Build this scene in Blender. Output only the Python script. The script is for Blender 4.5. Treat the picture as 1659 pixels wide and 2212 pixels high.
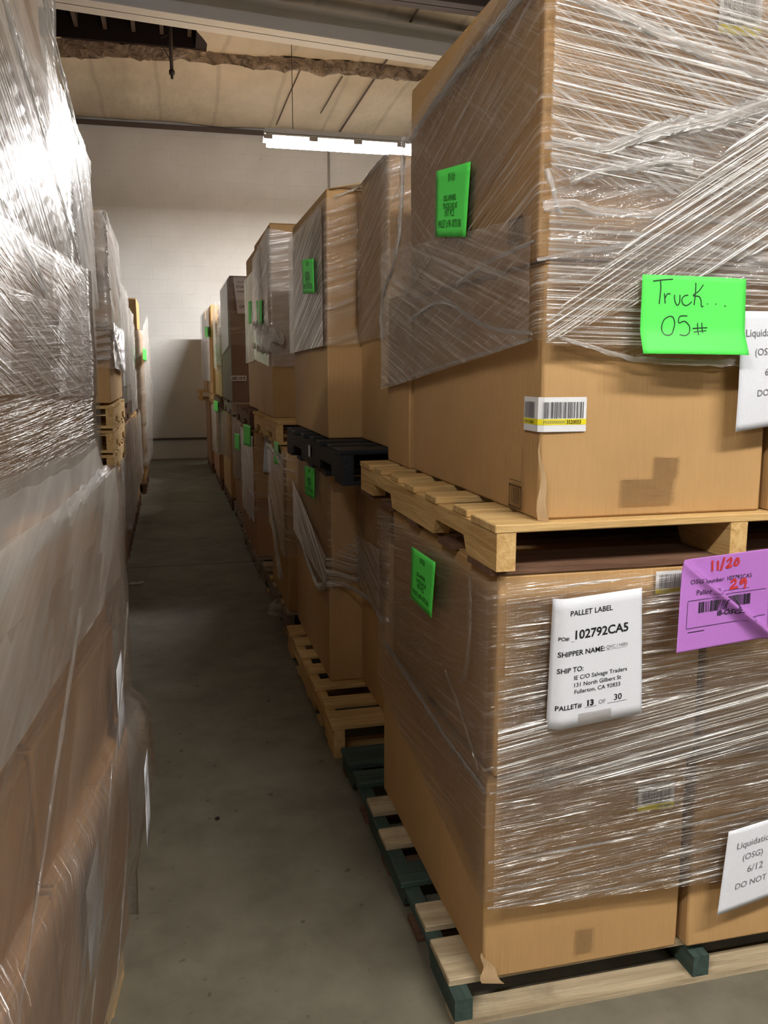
import bpy, math, random
from mathutils import Vector, Matrix, noise

for o in list(bpy.data.objects):
    bpy.data.objects.remove(o)
SC = bpy.context.scene
COL = SC.collection
PI = math.pi

# ------------------------------------------------------------------ camera
F = 1850.0                      # focal length in pixels of a 1659 x 2212 frame
EYE = Vector((0, 0, 1.31))
dy = Vector(((368 - 829.5) / F, (1106 - 800) / F, -1)).normalized()   # world +Y seen from the camera
up = Vector((0, -dy.z, dy.y)).normalized()
dx = dy.cross(up)
ROT = Matrix((dx, dy, up))
cam_data = bpy.data.cameras.new('camera')
cam = bpy.data.objects.new('camera', cam_data)
COL.objects.link(cam)
cam_data.sensor_fit = 'HORIZONTAL'
cam_data.sensor_width = 36
cam_data.lens = 36 * F / 1659
cam_data.clip_start = 0.02
cam.matrix_world = Matrix.Translation(EYE) @ ROT.to_4x4()
SC.camera = cam
SC.view_settings.view_transform = 'Standard'
SC.view_settings.look = 'None'
SC.view_settings.gamma = 1
SC.view_settings.use_curve_mapping = False
SC.view_settings.exposure = 0.30
SC.cycles.transparent_max_bounces = 24

# ------------------------------------------------------------------ world (closed hall: only a faint ambient)
W = bpy.data.worlds.new('world'); SC.world = W; W.use_nodes = True
W.node_tree.nodes['Background'].inputs[0].default_value = (0.9, 0.95, 1, 1)
W.node_tree.nodes['Background'].inputs[1].default_value = 0.05

# lamp fixtures of the hall, the left one added: (x, y, z, length, watts, colour)
LAMPS = [
    (2.25, 9.5, 3.60, 2.4, 460, (1.0, 0.97, 0.95)),
    (1.85, -0.70, 3.60, 2.4, 88, (1.0, 0.94, 0.84)),
    (-2.05, -1.10, 3.60, 2.4, 125, (1.0, 0.94, 0.84)),  # added to brighten the aisle sides of the right row
    (1.75, -5.0, 3.60, 2.4, 60, (1.0, 0.95, 0.87)),
]

# ------------------------------------------------------------------ node helpers
def mat(name):
    m = bpy.data.materials.new(name); m.use_nodes = True
    nt = m.node_tree
    for n in list(nt.nodes): nt.nodes.remove(n)
    out = nt.nodes.new('ShaderNodeOutputMaterial')
    return m, nt, out
def N(nt, typ, **kw):
    n = nt.nodes.new('ShaderNode' + typ)
    for k, v in kw.items():
        if k in n.inputs: n.inputs[k].default_value = v
        elif hasattr(n, k): setattr(n, k, v)
    return n
def L(nt, a, b): nt.links.new(a, b)
def ramp(nt, fac, stops):
    r = nt.nodes.new('ShaderNodeValToRGB')
    e = r.color_ramp.elements
    while len(e) < len(stops): e.new(0.5)
    for i, (p, c) in enumerate(stops):
        e[i].position = p; e[i].color = (c[0], c[1], c[2], 1) if hasattr(c, '__len__') else (c, c, c, 1)
    L(nt, fac, r.inputs[0])
    return r.outputs[0]
def math_(nt, op, a, b=None, clamp=False):
    n = nt.nodes.new('ShaderNodeMath'); n.operation = op; n.use_clamp = clamp
    for i, v in enumerate((a, b)):
        if v is None: continue
        if isinstance(v, (int, float)): n.inputs[i].default_value = v
        else: L(nt, v, n.inputs[i])
    return n.outputs[0]
def mapping(nt, coord, scale, loc=(0, 0, 0), rot=(0, 0, 0), offset=None):
    mp = nt.nodes.new('ShaderNodeMapping')
    mp.inputs['Scale'].default_value = scale; mp.inputs['Location'].default_value = loc; mp.inputs['Rotation'].default_value = rot
    if offset is not None:
        add = nt.nodes.new('ShaderNodeVectorMath'); add.operation = 'ADD'
        L(nt, coord, add.inputs[0]); L(nt, offset, add.inputs[1]); coord = add.outputs[0]
    L(nt, coord, mp.inputs[0])
    return mp.outputs[0]
def noisetex(nt, vec, scale=5, detail=3, rough=0.5, dist=0):
    n = nt.nodes.new('ShaderNodeTexNoise')
    n.inputs['Scale'].default_value = scale; n.inputs['Detail'].default_value = detail
    n.inputs['Roughness'].default_value = rough; n.inputs['Distortion'].default_value = dist
    L(nt, vec, n.inputs['Vector'])
    return n.outputs['Fac']
def objcoord(nt): return nt.nodes.new('ShaderNodeTexCoord').outputs['Object']
def randoff(nt, k=20):
    oi = nt.nodes.new('ShaderNodeObjectInfo')
    c = nt.nodes.new('ShaderNodeCombineXYZ')
    m = math_(nt, 'MULTIPLY', oi.outputs['Random'], k)
    for i in range(3): L(nt, m, c.inputs[i])
    return c.outputs[0], oi.outputs['Random']
def bump(nt, h, strength=0.3, dist=0.01):
    b = nt.nodes.new('ShaderNodeBump'); b.inputs['Strength'].default_value = strength; b.inputs['Distance'].default_value = dist
    L(nt, h, b.inputs['Height'])
    return b.outputs[0]
def princ(nt, out, col=None, rough=0.6, spec=0.3, normal=None, metal=0):
    p = nt.nodes.new('ShaderNodeBsdfPrincipled')
    p.inputs['Roughness'].default_value = rough; p.inputs['Specular IOR Level'].default_value = spec; p.inputs['Metallic'].default_value = metal
    if col is not None:
        if hasattr(col, '__len__'): p.inputs['Base Color'].default_value = (*col, 1)
        else: L(nt, col, p.inputs['Base Color'])
    if normal is not None: L(nt, normal, p.inputs['Normal'])
    L(nt, p.outputs[0], out.inputs[0])
    return p
def mixcol(nt, fac, a, b, mode='MIX'):
    n = nt.nodes.new('ShaderNodeMix'); n.data_type = 'RGBA'; n.blend_type = mode
    if isinstance(fac, (int, float)): n.inputs[0].default_value = fac
    else: L(nt, fac, n.inputs[0])
    for s, v in ((6, a), (7, b)):
        if hasattr(v, '__len__'): n.inputs[s].default_value = (v[0], v[1], v[2], 1)
        else: L(nt, v, n.inputs[s])
    return n.outputs[2]

# ------------------------------------------------------------------ materials
def cardboard(name, c, vary=0.12):
    m, nt, out = mat(name)
    off, rnd = randoff(nt)
    oc = objcoord(nt)
    n1 = noisetex(nt, mapping(nt, oc, (1, 1, 1), offset=off), 3, 4, 0.6)
    n2 = noisetex(nt, mapping(nt, oc, (60, 60, 3), offset=off), 4, 2)
    f = math_(nt, 'ADD', math_(nt, 'MULTIPLY', n1, 0.75), math_(nt, 'MULTIPLY', n2, 0.25))
    col = ramp(nt, f, [(0.3, [k * (1 - vary) for k in c]), (0.7, [min(1, k * (1 + vary)) for k in c])])
    col = mixcol(nt, math_(nt, 'MULTIPLY', rnd, 0.22), col, [c[0] * .7, c[1] * .64, c[2] * .55])
    h = math_(nt, 'ADD', math_(nt, 'MULTIPLY', n2, 0.5), math_(nt, 'MULTIPLY', noisetex(nt, mapping(nt, oc, (1, 1, 1), offset=off), 9, 3), 1.2))
    princ(nt, out, col, 0.62, 0.25, bump(nt, h, 0.22, 0.01))
    return m
def wood(name, c1, c2, axis, rough=0.75, stain=0.5):
    m, nt, out = mat(name)
    off, rnd = randoff(nt)
    oc = objcoord(nt)
    sc = (1.5, 22, 22) if axis == 'x' else (22, 1.5, 22)
    g = noisetex(nt, mapping(nt, oc, sc, offset=off), 2.5, 5, 0.65, 0.6)
    col = ramp(nt, g, [(0.33, c2), (0.62, c1)])
    k = noisetex(nt, mapping(nt, oc, (1, 1, 1), offset=off), 6, 4, 0.65)
    dirt = ramp(nt, k, [(0.55, 0), (0.78, 1)])
    col = mixcol(nt, math_(nt, 'MULTIPLY', dirt, stain), col, [v * 0.35 for v in c2])
    col = mixcol(nt, math_(nt, 'MULTIPLY', rnd, 0.3), col, [v * 0.62 for v in c1])
    princ(nt, out, col, rough, 0.2, bump(nt, g, 0.5, 0.006))
    return m
def plain(name, c, rough=0.6, spec=0.3, metal=0, nb=None):
    m, nt, out = mat(name)
    nrm = None
    if nb:
        nrm = bump(nt, noisetex(nt, objcoord(nt), nb[0], 4), nb[1], 0.01)
    p = princ(nt, out, c, rough, spec, nrm, metal)
    return m
def paper_mat(name, c):
    m, nt, out = mat(name)
    n = noisetex(nt, objcoord(nt), 14, 3)
    col = ramp(nt, noisetex(nt, objcoord(nt), 400, 2), [(0.3, [k * .93 for k in c]), (0.7, c)])
    princ(nt, out, col, 0.55, 0.25, bump(nt, n, 0.12, 0.01))
    return m
def film(name, base=0.10, streak=0.55, us=1.6, vs=55, gloss=0.9, rough=0.16, bstr=0.9, col=(0.86, 0.86, 0.88), lo=0.52, hi=0.72, crinkle=0.0, dark=1.0, sg=0.22):
    """stretch film: clear sheet with pleats running along u of the band"""
    m, nt, out = mat(name)
    uv = nt.nodes.new('ShaderNodeUVMap').outputs[0]
    v1 = mapping(nt, uv, (us, vs, 1))
    s1 = noisetex(nt, v1, 1.0, 3, 0.55, 0.15)
    s2 = noisetex(nt, mapping(nt, uv, (us * 2.2, vs * 2.6, 1), (7, 3, 0)), 1.0, 2, 0.5, 0.1)
    lowf = noisetex(nt, mapping(nt, uv, (3.2, 5.0, 1), (2, 9, 0)), 1.0, 3, 0.6)
    patch = ramp(nt, lowf, [(0.30, 0.15), (0.52, 1)])
    st = math_(nt, 'MULTIPLY', ramp(nt, s1, [(lo, 0), (hi, 1)]), patch)
    st2 = math_(nt, 'MULTIPLY', ramp(nt, s2, [(0.55, 0), (0.75, 1)]), patch)
    stt = math_(nt, 'MAXIMUM', st, math_(nt, 'MULTIPLY', st2, 0.6))
    alpha = math_(nt, 'ADD', math_(nt, 'MULTIPLY', lowf, base * 2), math_(nt, 'MULTIPLY', stt, streak), clamp=True)
    h = math_(nt, 'ADD', s1, math_(nt, 'MULTIPLY', s2, 0.45))
    if crinkle:
        c1 = noisetex(nt, mapping(nt, uv, (1, 2.6, 1)), 9, 3, 0.55, 1.2)
        ridge = math_(nt, 'ABSOLUTE', math_(nt, 'SUBTRACT', c1, 0.5))
        h = math_(nt, 'ADD', h, math_(nt, 'MULTIPLY', ridge, -crinkle * 5))
    nrm = bump(nt, h, bstr, 0.012)
    tr = N(nt, 'BsdfTransparent'); tr.inputs[0].default_value = (0.99 * dark, 0.985 * dark, 0.98 * dark, 1)
    df = N(nt, 'BsdfDiffuse'); df.inputs[0].default_value = (*col, 1)
    tl = N(nt, 'BsdfTranslucent'); tl.inputs[0].default_value = (*col, 1)
    mm = N(nt, 'MixShader'); mm.inputs[0].default_value = 0.3; L(nt, df.outputs[0], mm.inputs[1]); L(nt, tl.outputs[0], mm.inputs[2])
    m1 = N(nt, 'MixShader'); L(nt, alpha, m1.inputs[0]); L(nt, tr.outputs[0], m1.inputs[1]); L(nt, mm.outputs[0], m1.inputs[2])
    gl = N(nt, 'BsdfGlossy'); gl.inputs['Roughness'].default_value = rough; gl.inputs[0].default_value = (1, 1, 1, 1); L(nt, nrm, gl.inputs['Normal'])
    fr2 = N(nt, 'Fresnel', IOR=1.35)
    gf = math_(nt, 'MULTIPLY', math_(nt, 'ADD', math_(nt, 'MULTIPLY', fr2.outputs[0], 0.55), math_(nt, 'MULTIPLY', stt, sg)), gloss, clamp=True)
    m2 = N(nt, 'MixShader'); L(nt, gf, m2.inputs[0]); L(nt, m1.outputs[0], m2.inputs[1]); L(nt, gl.outputs[0], m2.inputs[2])
    L(nt, m2.outputs[0], out.inputs[0])
    return m

KRAFT = (0.46, 0.28, 0.12)
M = {}
M['kraft'] = cardboard('kraft_cardboard', KRAFT)
M['kraft_pale'] = cardboard('pale_cardboard', (0.52, 0.36, 0.20))
M['kraft_orange'] = cardboard('orange_brown_cardboard', (0.46, 0.245, 0.085))
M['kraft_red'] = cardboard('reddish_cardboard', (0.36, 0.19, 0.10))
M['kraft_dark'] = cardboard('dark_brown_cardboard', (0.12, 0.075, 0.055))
M['kraft_in'] = plain('cardboard_edge', (0.50, 0.36, 0.21), 0.8)
for ax in 'xy':
    M['pine_' + ax] = wood('yellow_pine_' + ax, (0.66, 0.45, 0.20), (0.44, 0.26, 0.09), ax, stain=0.25)
    M['pale_' + ax] = wood('pale_board_' + ax, (0.50, 0.41, 0.27), (0.30, 0.23, 0.14), ax, stain=0.8)
    M['grey_' + ax] = wood('weathered_board_' + ax, (0.30, 0.24, 0.19), (0.16, 0.12, 0.09), ax)
    M['green_' + ax] = wood('green_painted_board_' + ax, (0.055, 0.088, 0.075), (0.03, 0.048, 0.042), ax, 0.6)
    M['black_' + ax] = wood('black_painted_board_' + ax, (0.022, 0.025, 0.03), (0.010, 0.012, 0.015), ax, 0.55)
    M['brown_' + ax] = wood('red_brown_board_' + ax, (0.19, 0.105, 0.065), (0.10, 0.05, 0.032), ax)
M['white'] = paper_mat('white_paper', (0.70, 0.725, 0.79))
M['sticker'] = paper_mat('sticker_white', (0.74, 0.75, 0.78))
M['green_note'] = paper_mat('fluorescent_green_paper', (0.10, 0.82, 0.11))
M['purple'] = paper_mat('purple_paper', (0.38, 0.15, 0.47))
M['yellow'] = plain('yellow_print', (0.75, 0.66, 0.02), 0.5)
M['bar_ink'] = plain('thermal_print', (0.09, 0.09, 0.10), 0.5)
M['ink'] = plain('black_ink', (0.012, 0.012, 0.015), 0.5)
M['grey_ink'] = plain('grey_ink', (0.16, 0.16, 0.17), 0.5)
M['green_ink'] = plain('faded_dark_green_ink', (0.015, 0.22, 0.02), 0.5)
M['pen'] = plain('black_marker', (0.01, 0.05, 0.015), 0.5)
M['brown_ink'] = plain('brown_print', (0.10, 0.055, 0.025), 0.6)
M['red_ink'] = plain('red_marker', (0.42, 0.03, 0.03), 0.5)
M['metal'] = plain('painted_steel', (0.42, 0.39, 0.35), 0.45, 0.4)
M['rust'] = plain('dark_steel', (0.10, 0.075, 0.065), 0.6)
M['lampwhite'] = plain('white_enamel', (0.8, 0.8, 0.8), 0.4)
M['nail'] = plain('nail_steel', (0.08, 0.07, 0.06), 0.4, 0.5, 0.8)
M['tape'] = film('packing_tape', 0.10, 0.1, 2, 8, 0.9, 0.12, 0.1, (0.5, 0.36, 0.22))
M['film'] = film('stretch_film', 0.03, 0.60, 2.2, 130, 1.2, 0.14, 0.8, (0.92, 0.88, 0.84), 0.56, 0.68)
M['film_h'] = film('stretch_film_hazy', 0.13, 0.42, 1.6, 80, 1.0, 0.18, 0.8, (0.78, 0.73, 0.69), 0.5, 0.70)
M['film_x'] = film('stretch_film_fine_pleats', 0.02, 1.0, 0.7, 170, 1.4, 0.26, 0.9, (0.97, 0.95, 0.92), 0.52, 0.60, sg=.5)  # white opaque streaks: gathered film layers, with glare painted in as white
M['film_g'] = film('stretch_film_glinting', 0.015, 1.0, 4.0, 150, 1.4, 0.24, 0.9, (0.95, 0.92, 0.88), 0.60, 0.68, sg=.45)
M['film_l'] = film('stretch_film_light', 0.05, 0.22, 2.4, 70, 0.8, 0.15, 0.7, (0.75, 0.72, 0.70), 0.55, 0.75)
M['film_d'] = film('stretch_film_grey', 0.20, 0.16, 1.4, 30, 0.8, 0.22, 0.5, (0.62, 0.60, 0.60))
M['film_w'] = film('stretch_film_milky', 0.36, 0.25, 1.2, 26, 0.9, 0.25, 0.6, (0.88, 0.86, 0.83))
M['film_s'] = film('stretch_film_soft', 0.12, 0.16, 1.2, 14, 0.8, 0.24, 0.5, (0.70, 0.66, 0.63))
M['film_c'] = film('crinkled_film', 0.10, 0.30, 4, 40, 1.3, 0.12, 0.9, (0.88, 0.87, 0.87), 0.55, 0.7, crinkle=1.0)
M['rope'] = film('gathered_film', 0.14, 0.95, 2.0, 210, 1.4, 0.24, 1.0, (0.96, 0.95, 0.94), crinkle=0.5, sg=.5)

def floor_mat():
    m, nt, out = mat('polished_concrete')
    oc = objcoord(nt)
    n1 = noisetex(nt, oc, 1.1, 6, 0.62)
    n2 = noisetex(nt, oc, 7, 5, 0.65)
    f = math_(nt, 'ADD', math_(nt, 'MULTIPLY', n1, 0.6), math_(nt, 'MULTIPLY', n2, 0.4))
    col = ramp(nt, f, [(0.34, (0.105, 0.095, 0.068)), (0.52, (0.165, 0.152, 0.112)), (0.68, (0.22, 0.205, 0.16))])
    sp = ramp(nt, noisetex(nt, oc, 2.3, 3, 0.5), [(0.60, 0), (0.72, 1)])
    col = mixcol(nt, math_(nt, 'MULTIPLY', sp, 0.4), col, (0.07, 0.06, 0.05))
    spots = ramp(nt, noisetex(nt, oc, 26, 2, 0.4), [(0.70, 0), (0.76, 1)])
    col = mixcol(nt, math_(nt, 'MULTIPLY', spots, 0.6), col, (0.05, 0.04, 0.03))
    princ(nt, out, col, 0.72, 0.18, bump(nt, n2, 0.12, 0.01))
    return m
def block_mat(name='painted_block_wall', k=1.0):
    m, nt, out = mat(name)
    oc = objcoord(nt)
    br = nt.nodes.new('ShaderNodeTexBrick')
    L(nt, mapping(nt, oc, (1, 1, 1), rot=(PI / 2, 0, 0)), br.inputs['Vector'])
    br.inputs['Scale'].default_value = 1; br.inputs['Brick Width'].default_value = 0.4; br.inputs['Row Height'].default_value = 0.2
    br.inputs['Mortar Size'].default_value = 0.006; br.inputs['Mortar Smooth'].default_value = 0.8
    n = noisetex(nt, oc, 1.6, 5, 0.6)
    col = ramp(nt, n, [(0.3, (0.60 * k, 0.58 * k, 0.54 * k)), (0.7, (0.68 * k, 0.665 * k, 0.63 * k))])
    col = mixcol(nt, math_(nt, 'MULTIPLY', br.outputs['Fac'], 0.12), col, (0.45, 0.42, 0.38))
    pit = ramp(nt, noisetex(nt, oc, 9, 2), [(0.72, 0), (0.78, 1)])
    col = mixcol(nt, math_(nt, 'MULTIPLY', pit, 0.3), col, (0.3, 0.27, 0.25))
    h = math_(nt, 'SUBTRACT', math_(nt, 'MULTIPLY', noisetex(nt, oc, 30, 3), 0.2), br.outputs['Fac'])
    princ(nt, out, col, 0.6, 0.3, bump(nt, h, 0.25, 0.006))
    return m
def ceiling_mat():
    m, nt, out = mat('insulation_facing')
    oc = objcoord(nt)
    n = noisetex(nt, mapping(nt, oc, (1, 0.5, 1)), 1.6, 5, 0.6)
    col = ramp(nt, n, [(0.3, (0.54, 0.48, 0.38)), (0.7, (0.72, 0.65, 0.54))])
    wv = nt.nodes.new('ShaderNodeTexWave'); wv.inputs['Scale'].default_value = 0.42; wv.inputs['Distortion'].default_value = 1.2
    wv.inputs['Detail'].default_value = 2
    L(nt, oc, wv.inputs['Vector'])
    line = ramp(nt, wv.outputs['Fac'], [(0.0, 1), (0.02, 0)])
    col = mixcol(nt, math_(nt, 'MULTIPLY', line, 0.35), col, (0.3, 0.26, 0.2))
    h = math_(nt, 'ADD', noisetex(nt, mapping(nt, oc, (1.5, 0.6, 1)), 1.5, 3), math_(nt, 'MULTIPLY', wv.outputs['Fac'], 0.35))
    princ(nt, out, col, 0.5, 0.35, bump(nt, h, 0.7, 0.10))
    return m
def foil_mat():
    m, nt, out = mat('crumpled_foil_facing')
    oc = objcoord(nt)
    n = noisetex(nt, oc, 9, 6, 0.65, 1.5)
    col = ramp(nt, n, [(0.35, (0.16, 0.12, 0.10)), (0.6, (0.42, 0.34, 0.28))])
    princ(nt, out, col, 0.35, 0.5, bump(nt, n, 1.0, 0.05), 0.35)
    return m
def emit(name, c, s):
    m, nt, out = mat(name)
    e = N(nt, 'Emission'); e.inputs[0].default_value = (*c, 1); e.inputs[1].default_value = s
    L(nt, e.outputs[0], out.inputs[0]); return m
M['floor'] = floor_mat(); M['block'] = block_mat(); M['block_dark'] = block_mat('darkened_block_wall', 0.28); M['ceil'] = ceiling_mat(); M['foil'] = foil_mat()  # dark block: unseen walls darkened to cut bounce light in the aisle
M['tube'] = emit('lit_tube', (1.0, 0.98, 1.0), 55)
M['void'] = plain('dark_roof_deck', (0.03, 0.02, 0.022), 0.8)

# ------------------------------------------------------------------ mesh helpers
def link(name, me, m=None, parent=None, loc=None, rz=None):
    o = bpy.data.objects.new(name, me); COL.objects.link(o)
    if m is not None and me is not None and not me.materials: me.materials.append(m)
    if parent is not None: o.parent = parent
    if loc is not None: o.location = loc
    if rz is not None: o.rotation_euler.z = rz
    return o
def tag(o, label, cat, group=None):
    o['label'] = label; o['category'] = cat
    if group: o['group'] = group
    return o
def empty(name, loc, rz=0):
    o = bpy.data.objects.new(name, None); COL.objects.link(o)
    o.location = loc; o.rotation_euler.z = rz; o.empty_display_size = 0.1
    return o
def struct(o): o['kind'] = 'structure'; return o
class MB:
    def __init__(s): s.v = []; s.f = []; s.uv = []
    def box(s, x0, y0, z0, x1, y1, z1):
        b = len(s.v)
        s.v += [(x0, y0, z0), (x1, y0, z0), (x1, y1, z0), (x0, y1, z0), (x0, y0, z1), (x1, y0, z1), (x1, y1, z1), (x0, y1, z1)]
        s.f += [tuple(b + i for i in q) for q in ((0, 3, 2, 1), (4, 5, 6, 7), (0, 1, 5, 4), (1, 2, 6, 5), (2, 3, 7, 6), (3, 0, 4, 7))]
        return s
    def tube(s, pts, r, n=8):
        pts = [Vector(p) for p in pts]
        rings = []
        for i, p in enumerate(pts):
            d = (pts[min(i + 1, len(pts) - 1)] - pts[max(i - 1, 0)]).normalized()
            a = d.cross(Vector((0, 0, 1)))
            if a.length < 1e-3: a = d.cross(Vector((1, 0, 0)))
            a.normalize(); c = d.cross(a)
            rr = r[i] if hasattr(r, '__len__') else r
            b = len(s.v); rings.append(b)
            for k in range(n):
                t = 2 * PI * k / n
                s.v.append(tuple(p + a * math.cos(t) * rr + c * math.sin(t) * rr))
        for i in range(len(rings) - 1):
            for k in range(n):
                s.f.append((rings[i] + k, rings[i] + (k + 1) % n, rings[i + 1] + (k + 1) % n, rings[i + 1] + k))
        s.f.append(tuple(rings[0] + k for k in range(n))[::-1]); s.f.append(tuple(rings[-1] + k for k in range(n)))
        return s
    def grid(s, fn, nu, nv, uvf=None):
        b = len(s.v)
        for j in range(nv + 1):
            for i in range(nu + 1):
                s.v.append(tuple(fn(i / nu, j / nv)))
                s.uv.append(uvf(i / nu, j / nv) if uvf else (i / nu, j / nv))
        for j in range(nv):
            for i in range(nu):
                a = b + j * (nu + 1) + i
                s.f.append((a, a + 1, a + nu + 2, a + nu + 1))
        return s
    def mesh(s, name, smooth=False):
        me = bpy.data.meshes.new(name); me.from_pydata([tuple(v) for v in s.v], [], s.f)
        if len(s.uv) == len(s.v):
            ul = me.uv_layers.new(name='UVMap')
            for lp in me.loops: ul.data[lp.index].uv = s.uv[lp.vertex_index]
        if smooth:
            for p in me.polygons: p.use_smooth = True
        me.update(); return me
    def build(s, name, m, parent=None, smooth=False, loc=None, bevel=0):
        o = link(name, s.mesh(name, smooth), m, parent, loc)
        if bevel:
            md = o.modifiers.new('bevel', 'BEVEL'); md.width = bevel; md.segments = 2; md.limit_method = 'ANGLE'
        return o

# a picture point put back on a real plane of the hall
def ray(u, v): return ROT @ Vector(((u - 829.5) / F, (1106 - v) / F, -1))
def onx(u, v, X): r = ray(u, v); return EYE + r * (X / r.x)
def ony(u, v, Y): r = ray(u, v); return EYE + r * (Y / r.y)

# ------------------------------------------------------------------ the hall
H = 4.77; FARY = 13.2
X0, X1, Y0 = -5.0, 9.0, -8.0
struct(MB().box(X0, Y0, -0.1, X1, FARY, 0).build('floor', M['floor']))
struct(MB().box(X0, FARY, -0.1, X1, FARY + 0.2, H + 0.3).build('wall_far', M['block']))
struct(MB().box(X0, Y0 - 0.2, -0.1, X1, Y0, H + 0.3).build('wall_back', M['block_dark']))
wl = MB().box(X0 - 0.2, Y0, -0.1, X0, FARY, H + 0.3).build('wall_left', M['block_dark']); struct(wl)
wr = MB().box(X1, Y0, -0.1, X1 + 0.2, FARY, H + 0.3).build('wall_right', M['block_dark']); struct(wr)
# ceiling of sagging insulation facing, with an open bay at the far left
OB = (-1.25, 8.6, 0.40, 10.2)
cb = MB()
def sag(x, y):
    return H + 0.02 * noise.noise(Vector((x * 1.3, y * 0.7, 0))) - 0.03 * abs(math.sin(x * 1.35 + 0.4)) ** 8
def cgrid(xa, ya, xb, yb, nu, nv):
    cb.grid(lambda u, v: (xa + (xb - xa) * u, ya + (yb - ya) * v, sag(xa + (xb - xa) * u, ya + (yb - ya) * v)), nu, nv)
cgrid(X0, Y0, X1, OB[1], 60, 50)
cgrid(X0, OB[1], OB[0], OB[3], 20, 10)
cgrid(OB[2], OB[1], X1, OB[3], 60, 14)
cgrid(X0, OB[3], X1, FARY, 90, 24)
struct(cb.build('ceiling', M['ceil'], smooth=True))
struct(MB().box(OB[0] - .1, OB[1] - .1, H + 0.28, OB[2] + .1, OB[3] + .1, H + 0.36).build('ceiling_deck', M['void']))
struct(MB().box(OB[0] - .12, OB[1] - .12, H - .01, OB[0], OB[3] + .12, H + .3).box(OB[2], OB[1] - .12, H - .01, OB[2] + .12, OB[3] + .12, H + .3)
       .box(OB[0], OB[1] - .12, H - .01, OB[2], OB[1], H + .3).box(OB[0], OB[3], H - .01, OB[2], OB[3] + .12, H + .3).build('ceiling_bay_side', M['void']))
jo = MB()
for k in range(6): jo.box(OB[0] + 0.12 + k * 0.29, OB[1], H + 0.1, OB[0] + 0.16 + k * 0.29, OB[3], H + 0.28)
struct(jo.build('trim_4', M['rust']))
# crumpled facing hanging round a purlin
def crumple(name, a, b, r, hang, seed, m):
    a = Vector(a); b = Vector(b)
    def fn(u, v):
        p = a.lerp(b, u); t = (v - 0.5) * 2
        n1 = noise.noise(Vector((p.x * 3.1, t * 1.5, seed))); n2 = noise.noise(Vector((p.x * 9, t * 4, seed + 5)))
        return p + Vector((0, t * r * (1 + .25 * n1) + .03 * n2, -hang * (1 - t * t) * (1 + 0.7 * n1) + 0.06 * n2 + .03 * noise.noise(Vector((p.x * 22, t * 6, seed + 9)))))
    return struct(MB().grid(fn, 160, 10).build(name, m, smooth=True))
crumple('trim_1', (X0, 10.42, H), (X1, 10.25, H), 0.12, 0.10, 1, M['foil'])
# steel beams carrying the roof
def beam(name, a, b, w, h, m):
    a = Vector(a); b = Vector(b); d = (b - a); ln = d.length
    o = MB().box(0, -w / 2, 0, ln, w / 2, 0.012).box(0, -w / 2, h - .012, ln, w / 2, h).box(0, -.006, 0, ln, .006, h).build(name, m)
    o.location = a; o.rotation_euler.z = math.atan2(d.y, d.x); return struct(o)
beam('trim_2', (-4.9, 7.73, 4.42), (8.9, 9.95, 4.42), 0.30, 0.26, M['lampwhite'])
beam('trim_3', (-4.9, 7.45, 4.52), (8.9, 8.35, 4.52), 0.22, 0.2, M['rust'])
# ledge angle along the wall head and dark line low on the far wall
struct(MB().box(X0, FARY - 0.07, H - 0.10, X1, FARY, H - 0.045).build('trim_5', M['rust'], bevel=.004))
struct(MB().box(X0, FARY - 0.035, 0.285, X1, FARY, 0.315).build('baseboard_far', M['rust'], bevel=.004))
# floor control joints
struct(MB().box(X0, 5.86, 0.0, X1, 5.868, 0.0006).build('trim_6', M['void']))

# drop pipe with brace and sprinkler head
t = tag(empty('sprinkler_drop_pipe', (0.13, 9.35, H)), 'thin dark pipe hanging from the open ceiling bay with a small brace', 'pipe')
MB().tube([(0, 0, 0.25), (0, 0, -0.52)], 0.018).build('pipe', M['rust'], t, True)
MB().tube([(0, 0, -0.52), (0, 0, -0.56)], 0.028).tube([(0, 0, -.56), (0, 0, -.60)], .014).build('sprinkler_head', M['nail'], t, True)
MB().tube([(0, 0, -.44), (-.08, .02, -.30), (-.09, .02, -.22), (0, 0, -.18)], 0.006, 6).build('brace', M['rust'], t, True)
t = MB().tube([(2.40, FARY - .02, 4.5), (2.40, FARY - .02, 2.0)], 0.016).build('wall_conduit', M['metal'], None, True)
tag(t, 'thin grey conduit running down the white far wall under the lamp', 'conduit')
t = MB().tube([(2.42, 8.0, H - .05), (2.47, 9.6, H - .05), (2.52, 13.1, H - .05)], 0.012).build('ceiling_conduit', M['rust'], None, True)
tag(t, 'thin dark conduit running along the ceiling towards the far wall', 'conduit')
cl_ = MB()
def seam(x, y0, y1, seed):
    cl_.tube([(x + .002 * math.sin(seed + k), y0 + (y1 - y0) * k / 8, H - .015) for k in range(9)], 0.008, 5)
seam(1.60, 10.6, 12.9, 1); seam(2.12, 10.7, 12.2, 2)
struct(cl_.build('trim_7', M['rust']))

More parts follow.
